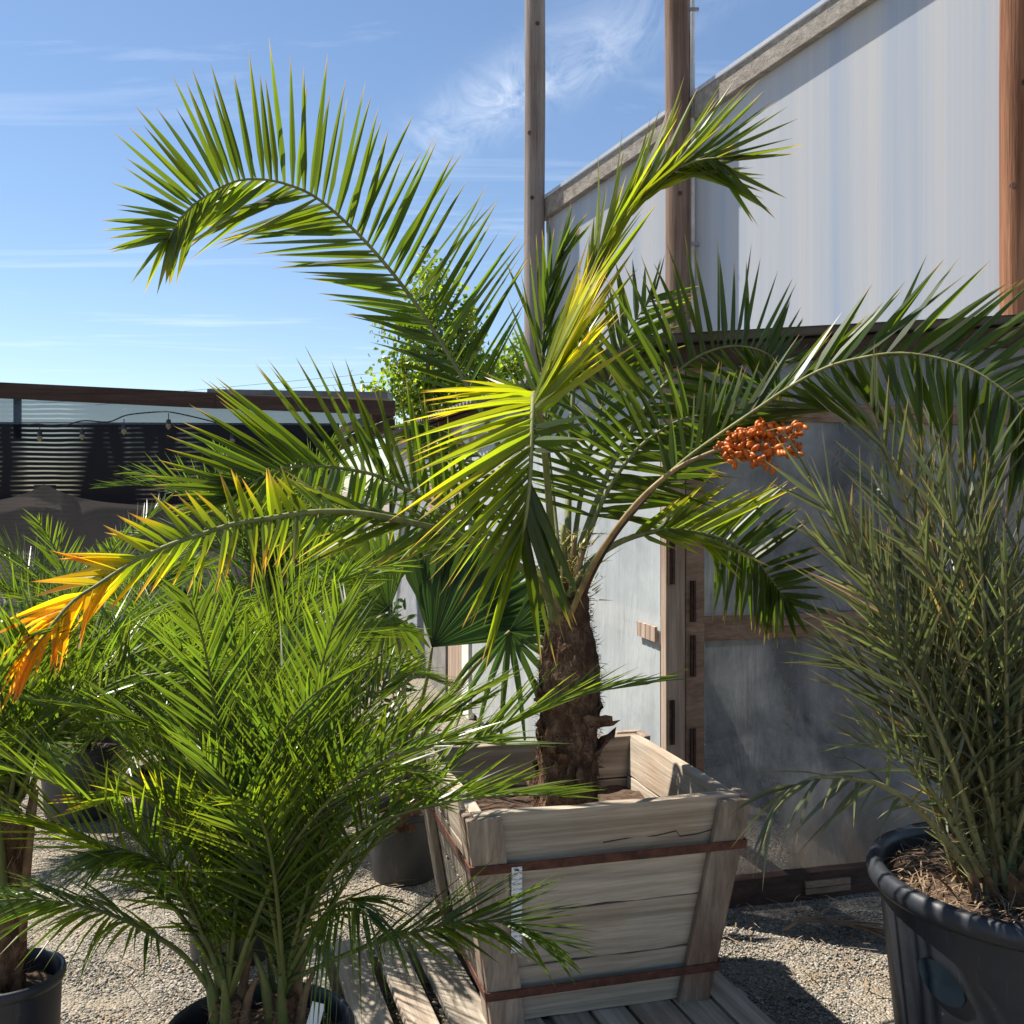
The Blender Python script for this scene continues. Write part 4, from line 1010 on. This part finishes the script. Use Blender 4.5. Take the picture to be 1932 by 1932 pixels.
lines.append((traced([(1850, 1650, 2.6), (1790, 1500, 2.6), (1720, 1360, 2.62), (1650, 1280, 2.64), (1570, 1240, 2.66)]), .3, .3, 15))
lines.append((traced([(1850, 1650, 2.55), (1800, 1560, 2.5), (1740, 1470, 2.45), (1680, 1420, 2.42), (1620, 1400, 2.4)]), .3, .24, 14))
lines.append((traced([(1880, 1640, 2.66), (1850, 1400, 2.7), (1815, 1150, 2.74), (1790, 950, 2.78), (1760, 800, 2.8)]), .3, .36, 20))
lines.append((traced([(1890, 1640, 2.6), (1870, 1400, 2.55), (1855, 1150, 2.5), (1850, 980, 2.46), (1870, 860, 2.42)]), .3, .34, 20))
lines.append((traced([(1855, 1650, 2.58), (1800, 1420, 2.56), (1730, 1250, 2.54), (1640, 1110, 2.52), (1540, 1010, 2.5)]), .3, .3, 17))
lines.append((traced([(1850, 1650, 2.62), (1790, 1400, 2.66), (1715, 1220, 2.7), (1650, 1100, 2.72), (1600, 980, 2.74)]), .3, .3, 17))
lines.append((traced([(1860, 1650, 2.56), (1810, 1480, 2.5), (1750, 1330, 2.46), (1690, 1230, 2.42), (1640, 1180, 2.4)]), .3, .26, 15))
for i in range(58):
    a = r.uniform(0, 2 * math.pi) if i % 3 else math.pi + r.gauss(0, .6); q = r.uniform(.01, .13); b = RP + Vector((math.cos(a) * q * 1.1 - .05, math.sin(a) * q, .47))
    az = a + r.gauss(0, .5); lean = r.uniform(.04, .42) if math.cos(az) < -.2 else r.uniform(.06, .75); L = r.uniform(.65, 1.3) * (1 - .25 * lean)
    pts = []
    for k in range(7):
        t_ = k / 6; th = math.pi / 2 - lean * .6 - t_ * t_ * (lean * 1.1 + r.uniform(.05, .12))
        pts.append((b if k == 0 else pts[-1] + Vector((math.cos(az) * math.cos(th), math.sin(az) * math.cos(th), math.sin(th))) * L / 6))
    lines.append((catmull(pts, 26)[0], r.uniform(.10, .24), r.uniform(.2, .32), int(L * 17)))
for i, (ln, s0, Ll, n) in enumerate(lines):
    dead = i > 7 and r.random() < .1
    mb = MB(); mb.tube(ln, [.011 * (1 - .82 * k / 25) for k in range(26)], 6); add_spines(mb, ln, .04, s0 + .08, 20, .07, r)
    f = mb.build('frond', M['rachis_grey'] if not dead else M['dry_leaf'], cl, smooth=False)
    lv = auto_leaves(ln, s0, n, Ll, r.uniform(.0105, .0135), 400 + i, a0=50, a1=20, vee=(-25 if i == 2 else 15), rank=36, droop=(.35 if i == 2 else .03), y=((.08, .3) if not dead else (.8, .95)), dry=.08, sc=lambda s: 1, twist=r.gauss(0, .9))
    stuff(lv.build('leaflets', M['grey_leaf'], f))
for i in range(60):    # dry sheaths round the base
    a = r.uniform(0, 2 * math.pi); q = r.uniform(.06, .2); b = RP + Vector((math.cos(a) * q - .05, math.sin(a) * q, .47)); d = Vector((math.cos(a) * r.uniform(.1, .8), math.sin(a) * r.uniform(.1, .8), 1)).normalized(); L = r.uniform(.12, .3)
    vs, fs, cs = blade(b, d, L, r.uniform(.02, .05), Vector((-math.sin(a), math.cos(a), 0)), .25, .9, 1, r, 0, .5); mb = MB(); mb.add(vs, fs, cs); mb.build('dry_sheath', M['husk'], cl)

# ------------------------------------------------------------------ pygmy date palms on the left
def pyg_frond(root, line, i, Ll=.265, n=36, W=.0092, y=(.14, .28), s0=.26, droop=.05, rad=.007, vee=20, ytip=0, mat='pygmy_leaf', a0=58, a1=18):
    rr = random.Random(900 + i)
    mb = MB(); N = len(line); mb.tube(line, [rad * (1 - .8 * k / (N - 1)) for k in range(N)], 6); add_spines(mb, line, .1, s0, 8, .035, rr)
    f = mb.build('frond', M['rachis_pyg'], root, smooth=True)
    lv = auto_leaves(line, s0, n, Ll, W, 700 + i, a0=a0, a1=a1, vee=vee, rank=2, droop=droop, y=y, dry=.0, twist=rr.gauss(0, .35), ytip=ytip)
    stuff(lv.build('leaflets', M[mat], f))
def arch(b, az, lean0, L, bend, n=24):
    pts = [Vector(b)]
    for k in range(8):
        t_ = k / 7; th = math.pi / 2 - lean0 - bend * t_ ** 1.4
        pts.append(pts[-1] + Vector((math.cos(az) * math.cos(th), math.sin(az) * math.cos(th), math.sin(th))) * L / 8)
    return catmull(pts, n)[0]
def stem(root, p0, p1, r0, seed, mat='husk'):
    mb = MB(); rr = random.Random(seed); n = 12; k = 14; vs = []
    p0, p1 = Vector(p0), Vector(p1)
    for j in range(k + 1):
        t_ = j / k; c = p0.lerp(p1, t_); q = r0 * (1.15 - .35 * t_)
        for i in range(n):
            a = 2 * math.pi * i / n; w = q * (1 + .22 * rr.uniform(-1, 1)); vs.append(c + Vector((math.cos(a) * w, math.sin(a) * w, 0)))
    fs = [(j * n + i, j * n + (i + 1) % n, (j + 1) * n + (i + 1) % n, (j + 1) * n + i) for j in range(k) for i in range(n)] + [tuple(k * n + i for i in range(n))]
    mb.add(vs, fs); st = mb.build('trunk', M['trunk'], root)
    for i in range(5):   # green leaf sheaths wrap the top
        a = i * 2.4; b = p0.lerp(p1, .35 + .06 * i) + Vector((math.cos(a), math.sin(a), 0)) * r0 * .7
        e = p1 + Vector((math.cos(a), math.sin(a), 0)) * r0 * 1.9 + UP * (.05 + .012 * i)
        cc, _ = catmull([b, b.lerp(e, .5) + UP * .02, e], 8); mb = MB(); mb.tube(cc, [.018 * (1 - .11 * q) for q in range(8)], 7); mb.build('leaf_base', M['rachis_pyg'] if i % 3 else M['husk'], root, smooth=True)
    mb = MB()
    for i in range(160):
        a = rr.uniform(0, 6.283); n0 = Vector((math.cos(a), math.sin(a), 0)); b = p0.lerp(p1, rr.random()) + n0 * r0 * rr.uniform(.9, 1.3); d = (UP * rr.gauss(.5, .6) + n0 * rr.uniform(.1, .8) + Vector((-n0.y, n0.x, 0)) * rr.gauss(0, .8)).normalized(); s_ = d.cross(n0).normalized() * .0012
        mb.add([b - s_, b + s_, b + d * rr.uniform(.02, .06)], [(0, 1, 2)])
    stuff(mb.build('stem_fibre', M['husk'], root))
    return st
idx = [0]
def nf(root, line, **k): idx[0] += 1; pyg_frond(root, line, idx[0], **k)

# front double-stemmed palm
FP = Vector((-.56, 2.27, 0))
make_pot('plant_pot', 'black pot at the foot of the twin-stemmed palm beside the pallet', FP, .20, .36, 'pot', rim=.009, rh=.035)
fp = thing('pygmy_palm', 'twin-stemmed feathery palm with fine bright green fronds beside the pallet', 'palm', FP + UP * .3)
S1 = P(432, 1868, 2.25); S2 = P(536, 1860, 2.27)
stem(fp, (S1.x, S1.y, .28), (S1.x, S1.y, S1.z - .02), .032, 1); stem(fp, (S2.x, S2.y, .28), (S2.x, S2.y, S2.z - .02), .034, 2)
T = lambda pts: traced(pts, 30)
nf(fp, T([(405, 1880, 2.25), (342, 1799, 2.2), (239, 1738, 2.1), (154, 1710, 2.04), (60, 1696, 2.0), (-20, 1700, 1.97)]), Ll=.2, s0=.35, vee=5, droop=.3)
nf(fp, T([(425, 1860, 2.25), (390, 1690, 2.2), (355, 1578, 2.15), (321, 1532, 2.12), (284, 1508, 2.08), (239, 1500, 2.05), (190, 1512, 2.02)]), Ll=.21, y=(.25, .55), s0=.3, ytip=.12, droop=.08)
nf(fp, T([(415, 1860, 2.25), (380, 1730, 2.2), (335, 1655, 2.15), (285, 1622, 2.1), (239, 1606, 2.06), (195, 1612, 2.04)]), Ll=.25, vee=-10, droop=.4, y=(.1, .2))
nf(fp, T([(432, 1850, 2.26), (425, 1640, 2.26), (395, 1470, 2.24), (340, 1395, 2.2), (280, 1368, 2.16), (220, 1345, 2.12), (150, 1330, 2.1)]), Ll=.21, y=(.22, .4))
nf(fp, T([(440, 1850, 2.27), (462, 1600, 2.27), (455, 1400, 2.25), (415, 1308, 2.22), (366, 1258, 2.2), (315, 1210, 2.18)]), Ll=.22)
nf(fp, T([(540, 1840, 2.27), (600, 1690, 2.2), (680, 1575, 2.14), (764, 1532, 2.1), (850, 1512, 2.06), (950, 1500, 2.02), (1050, 1500, 2.0)]), Ll=.25, s0=.25, y=(.14, .36), W=.0095)
nf(fp, T([(545, 1850, 2.27), (600, 1825, 2.24), (690, 1786, 2.18), (787, 1757, 2.12), (868, 1741, 2.08), (962, 1741, 2.04), (1040, 1775, 2.0)]), Ll=.24, s0=.3, y=(.08, .3), vee=5, W=.0095)
nf(fp, T([(540, 1845, 2.27), (585, 1765, 2.2), (625, 1712, 2.1), (665, 1702, 2.0), (700, 1735, 1.94)]), Ll=.20, s0=.4, vee=-15, droop=.6, y=(.08, .2), n=26)
nf(fp, T([(536, 1840, 2.27), (590, 1640, 2.3), (640, 1500, 2.32), (720, 1400, 2.32), (815, 1365, 2.32), (905, 1325, 2.3)]), Ll=.21, y=(.15, .35))
nf(fp, T([(536, 1840, 2.27), (600, 1640, 2.25), (612, 1430, 2.24), (612, 1290, 2.24), (625, 1190, 2.24)]), Ll=.21)
nf(fp, T([(530, 1840, 2.27), (520, 1600, 2.22), (500, 1400, 2.18), (470, 1270, 2.15), (420, 1190, 2.12)]), Ll=.22)
nf(fp, T([(540, 1840, 2.27), (575, 1620, 2.2), (640, 1480, 2.12), (730, 1450, 2.05), (820, 1470, 2.0)]), Ll=.2)
nf(fp, T([(540, 1840, 2.27), (575, 1700, 2.2), (605, 1590, 2.18), (660, 1520, 2.15), (740, 1490, 2.12), (800, 1510, 2.1)]), Ll=.2, y=(.3, .45))
r = random.Random(60)
for i in range(19):
    s_ = S1 if i % 2 else S2
    az = r.uniform(0, 2 * math.pi); nf(fp, arch(s_ + Vector((0, 0, -.02)), az, r.uniform(.05, .5), r.uniform(.7, 1.15), r.uniform(.5, 1.3)), y=(r.uniform(.1, .32), r.uniform(.22, .42)), n=40, s0=.13)
mb = MB(); litter(mb, FP, .18, .30, 300, r); stuff(mb.build('root_litter', M['dry_leaf'], fp))
mb = MB(); q = FP + Vector((.125, -.06, .33)); mb.box(q + Vector((0, 0, .04)), (.028, .002, .13), Matrix.Rotation(.25, 3, 'Y') @ Matrix.Rotation(-.2, 3, 'X'))
tag(mb.build('plant_marker', M['white_plain']), 'small white plastic stake in the pot of the twin-stemmed palm', 'marker')

# second potted palm behind, third at left edge, fourth near the shed
def potted(name_label, pot_label, c, R, Hh, stem_h, nfr, Lr, seed, y, sr=.03, potmat='pot_old', elev=(.05, .55), n=36, W=.0098, s0=.16):
    make_pot('plant_pot', pot_label, c, R, Hh, potmat, rim=.007, rh=.028)
    root = thing('pygmy_palm', name_label, 'palm', Vector(c) + UP * (Hh - .05)); c = Vector(c)
    stem(root, c + UP * (Hh - .1), c + UP * (Hh + stem_h), sr, seed); r = random.Random(seed)
    for i in range(nfr):
        az = i * 2.39996 + r.gauss(0, .3); nf(root, arch(c + UP * (Hh + stem_h - .02), az, r.uniform(*elev), r.uniform(*Lr), r.uniform(.7, 1.5)), y=(r.uniform(y[0], y[0] + .12), r.uniform(y[1], y[1] + .12)), n=n, W=W, Ll=.25, s0=s0)
    return root
potted('feathery palm in a grey pot on the gravel behind the twin-stemmed palm', 'weathered grey pot standing on gravel behind the twin-stemmed palm', (-.93, 3.42, 0), .16, .34, .22, 30, (.7, 1.05), 71, (.12, .3))
potted('feathery palm with a bare brown trunk in the pot at the edge of the gravel', 'black pot with dry litter under the brown-trunked palm', (-1.2, 2.44, 0), .12, .40, .38, 20, (.5, .8), 72, (.12, .3), sr=.036, potmat='pot')
potted('feathery palm crowded behind the others near the shade fence', 'dark pot crowded behind the other pots near the shade fence', (-2.05, 4.9, 0), .2, .34, .2, 34, (.8, 1.2), 74, (.1, .25), elev=(.1, 1.1))
potted('low bushy dark palm in the gap beyond the grey pot', 'low dark pot in the gap beyond the grey pot', (-1.55, 4.7, 0), .18, .26, .05, 34, (.7, 1.05), 76, (.05, .2), elev=(.2, 1.15))
potted('tall dark feathery palm in front of the netting', 'dark pot in front of the netting', (-1.15, 4.9, 0), .2, .36, .6, 24, (.8, 1.1), 75, (.02, .12))

# ------------------------------------------------------------------ fan palms by the shed
def fan_leaf(root, hub, ang0, ang1, n, Lpx, Y, W, seed, dep=.1, y=(.0, .1), base=None, droop=.04, split=.55):
    r = random.Random(seed); hubp = P(*hub, Y)
    if base is None: base = Vector((hubp.x, hubp.y, .4))
    cc, _ = catmull([base, base.lerp(hubp, .6) + Vector((.02, 0, .05)), hubp], 14); mb = MB(); mb.tube(cc, [.012 - .006 * i / 13 for i in range(14)], 7)
    f = mb.build('fan_leaf', M['petiole'], root, smooth=True)
    for i in range(n):
        t_ = (i + .5) / n; a = math.radians(ang0 + (ang1 - ang0) * t_); q = math.sqrt(1 - dep * dep)
        d = Vector((math.cos(a) * q, dep + r.gauss(0, .03), math.sin(a) * q)).normalized(); L = Lpx / F * Y * (.72 + .28 * math.sin(math.pi * (t_ * .8 + .1))) * r.uniform(.93, 1.05)
        side = Vector((-math.sin(a), .12 if i % 2 else -.12, math.cos(a))).normalized()
        w = W
        nrm = d.cross(side).normalized(); mb = MB(); vs = []; cs = []; rn = r.random(); ns = 7
        full = abs(math.radians(ang1 - ang0)) / n
        for k in range(ns + 1):
            s = k / ns; ww = min(L * s * full * .53 + .001, w * .5) if s < split else w * .5 * (1 - ((s - split) / (1 - split)) ** 1.6)
            p = hubp + d * (L * s) + Vector((0, 0, -droop * L * max(0, s - .4) ** 2 * 4)); yy = y[0] + (y[1] - y[0]) * s
            if k < ns: vs += [p + side * ww + nrm * ww * .3, p, p - side * ww + nrm * ww * .3]; cs += [(yy, rn, 0, 1)] * 3
            else: vs.append(p); cs.append((yy, rn, .3, 1))
        fs = []
        for k in range(ns - 1): j = 3 * k; fs += [(j, j + 1, j + 4, j + 3), (j + 1, j + 2, j + 5, j + 4)]
        j = 3 * (ns - 1); fs += [(j, j + 1, j + 3), (j + 1, j + 2, j + 3)]
        mb.add(vs, fs, cs); mb.build('leaf_segment', M['fan_leaf'], f, smooth=False)
fpot = make_pot('plant_pot', 'dark pot of the fan palm between the pallet and the shed wall', (-.43, 4.1, 0), .15, .28, 'pot_old', rim=.007, rh=.028)
fanp = thing('fan_palm', 'dark green fan palm with pleated leaves against the shed wall', 'palm', (-.42, 4.0, .3))
mb = MB(); mb.tube([(-.42, 4.0, .22), (-.42, 4.0, .4), (-.41, 4.0, .55)], [.06, .055, .04], 10); mb.build('trunk', M['trunk'], fanp)
fb = Vector((-.41, 4.0, .5))
fan_leaf(fanp, (815, 1221), 4, 108, 28, 285, 3.95, .048, 1, y=(.0, .1), base=fb)
fan_leaf(fanp, (734, 1152), 70, 205, 26, 190, 4.1, .042, 2, y=(.35, .6), base=fb)
fan_leaf(fanp, (734, 1156), 205, 330, 12, 120, 4.08, .03, 3, y=(.4, .6), base=fb, droop=.1)
fan_leaf(fanp, (961, 1191), -5, 62, 12, 150, 3.8, .036, 4, y=(0, .08), base=fb)
fan_leaf(fanp, (961, 1192), -150, -10, 9, 205, 3.78, .026, 5, y=(.05, .15), base=fb, droop=.25, split=.3)
fan_leaf(fanp, (700, 1110), 95, 150, 12, 150, 4.3, .04, 6, y=(.1, .2), base=fb)

# dark shrubs below the netting
def shrub(label, c, R, n, seed, y):
    r = random.Random(seed); root = thing('potted_shrub', label, 'shrub', c); c = Vector(c)
    mb = MB(); mb2 = MB()
    for i in range(9):
        a = r.uniform(0, 6.28); e = c + Vector((math.cos(a) * R * .6, math.sin(a) * R * .5, R * r.uniform(1.2, 2.2))); mb.tube([c, c.lerp(e, .5) + UP * .1, e], [.012, .009, .003], 5)
    mb.build('stems', M['bark_tree'], root)
    for i in range(n):
        d = Vector((r.gauss(0, 1), r.gauss(0, 1), r.gauss(0, 1))).normalized() * r.random() ** .4; p = c + Vector((d.x * R, d.y * R * .8, R * 1.2 + d.z * R * 1.2)); dd = Vector((r.gauss(0, 1), r.gauss(0, 1), r.gauss(0, .6))).normalized()
        vs, fs, cs = blade(p, dd, r.uniform(.06, .13), .035, dd.orthogonal().normalized(), .2, y, y + .15, r, nseg=3); mb2.add(vs, fs, cs)
    mb2.build('foliage', M['fan_leaf'], root)
for i, (u, Y_, R, lab) in enumerate([(110, 7.6, .45, 'dark leafy shrub at the foot of the net post'), (300, 7.2, .5, 'dark bushy shrub below the middle of the netting'), (520, 6.8, .6, 'tall dark shrub where the netting meets the shed'), (650, 6.2, .45, 'dark shrub beside the ribbed sheet of the shed')]):
    p = P(u, 1200, Y_); shrub(lab, (p.x, Y_, 0), R, 620, 80 + i, .02)

# ------------------------------------------------------------------ gravel and litter
nr = np.random.RandomState(3)
ico = np.array([(0, 0, 1), (.9, 0, .1), (.25, .85, .15), (-.75, .5, .05), (-.7, -.55, .1), (.3, -.85, .05), (0, 0, -.6)])
icf = [(0, 1, 2), (0, 2, 3), (0, 3, 4), (0, 4, 5), (0, 5, 1), (6, 2, 1), (6, 3, 2), (6, 4, 3), (6, 5, 4), (6, 1, 5)]
def gravel(N, regions):
    P_, S_ = [], []
    per = [int(N * w) for *_, w in regions]
    for (x0, x1, y0, y1, _), n in zip(regions, per):
        xy = np.stack([nr.uniform(x0, x1, n), nr.uniform(y0, y1, n)], 1); P_.append(xy)
    xy = np.concatenate(P_); n = len(xy)
    s = .0026 + .0052 * nr.rand(n) ** 2.2
    ang = nr.uniform(0, 2 * np.pi, n); ca, sa = np.cos(ang), np.sin(ang)
    sh = np.stack([nr.uniform(.75, 1.35, n), nr.uniform(.6, 1.0, n), nr.uniform(.45, .8, n)], 1)
    v = ico[None] * (1 + .18 * nr.randn(n, 7, 1)) * (s[:, None] * sh)[:, None, :]
    x = v[..., 0] * ca[:, None] - v[..., 1] * sa[:, None] + xy[:, None, 0]; y = v[..., 0] * sa[:, None] + v[..., 1] * ca[:, None] + xy[:, None, 1]
    gz = np.array([.012 * mnoise.noise(Vector((a * 1.3, b * 1.3, 0))) + .006 * mnoise.noise(Vector((a * 5, b * 5, 3))) for a, b in xy])
    z = v[..., 2] + (gz + s * .25)[:, None]
    V = np.stack([x, y, z], -1).reshape(-1, 3)
    Fc = (np.array(icf)[None] + (np.arange(n) * 7)[:, None, None]).reshape(-1, 3)
    me = bpy.data.meshes.new('gravel'); me.vertices.add(len(V)); me.vertices.foreach_set('co', V.astype(np.float32).ravel())
    me.loops.add(Fc.size); me.loops.foreach_set('vertex_index', Fc.ravel().astype(np.int32)); me.polygons.add(len(Fc)); me.polygons.foreach_set('loop_start', (np.arange(len(Fc)) * 3).astype(np.int32))
    at = me.attributes.new('lc', 'FLOAT_COLOR', 'POINT'); c = np.repeat(nr.rand(n), 7); at.data.foreach_set('color', np.stack([c, c, c, np.ones_like(c)], 1).astype(np.float32).ravel())
    me.update(calc_edges=True); me.validate()
    o = bpy.data.objects.new('gravel', me); COL.objects.link(o); me.materials.append(M['gravel'])
    o['label'] = 'pale crushed gravel covering the ground between the pots'; o['category'] = 'gravel'; return stuff(o)
gravel(42000, [(-1.45, -.35, 2.25, 3.6, .42), (-.9, .2, 3.2, 4.6, .16), (.5, 1.5, 2.7, 3.75, .34), (-2.2, -.9, 3.2, 4.8, .08)])
r = random.Random(91); mb = MB()
for i in range(300):
    if i < 120: b = Vector((r.uniform(.6, 1.25), r.uniform(3.05, 3.85), .012))
    else: b = Vector((r.uniform(-1.2, -.2), r.uniform(2.4, 4), .012))
    d = Vector((r.gauss(0, 1), r.gauss(0, 1), r.gauss(0, .08))).normalized(); L = r.uniform(.03, .16); s_ = d.cross(UP).normalized() * r.uniform(.001, .003); m_ = b + d * L * .5 + UP * r.uniform(0, .012)
    mb.add([b - s_, b + s_, m_ + s_, m_ - s_, b + d * L], [(0, 1, 2, 3), (3, 2, 4)])
o = stuff(mb.build('leaf_litter', M['dry_leaf'])); o['label'] = 'dry leaf bits and straw scattered on the gravel'; o['category'] = 'litter'
# fallen dry frond
dp = P(1480, 1745, 3.55); dp.z = .02
dead = thing('fallen_frond', 'dry brown palm frond lying on the ground by the shed sill', 'frond', dp)
ln = catmull([dp, dp + Vector((.1, .02, .03)), dp + Vector((.22, .0, .02)), dp + Vector((.33, -.05, .005))], 20)[0]
mb = MB(); mb.tube(ln, [.006 - .004 * i / 19 for i in range(20)], 6); mb.build('rachis', M['dry_leaf'], dead)
lv = auto_leaves(ln, .1, 14, .2, .009, 5, a0=35, a1=15, vee=8, droop=.1, y=(.9, 1)); 
for i, v_ in enumerate(lv.v): lv.v[i] = (v_[0], v_[1], max(.012, v_[2]))
stuff(lv.build('leaflets', M['dry_leaf'], dead))
for (u, v, Y_, R_) in ((1632, 1770, 3.62, .022),):
    p = P(1625, 1805, 3.5); mb = MB(); vs = []
    me_ = MB(); me_.lathe([(.001, -.012), (.018, -.006), (.024, .003), (.016, .014), (.001, .018)], (p.x, 3.62, .012), 10); tag(me_.build('stone', M['gravel'], smooth=True), 'single pale rounded stone by the shed sill', 'stone')
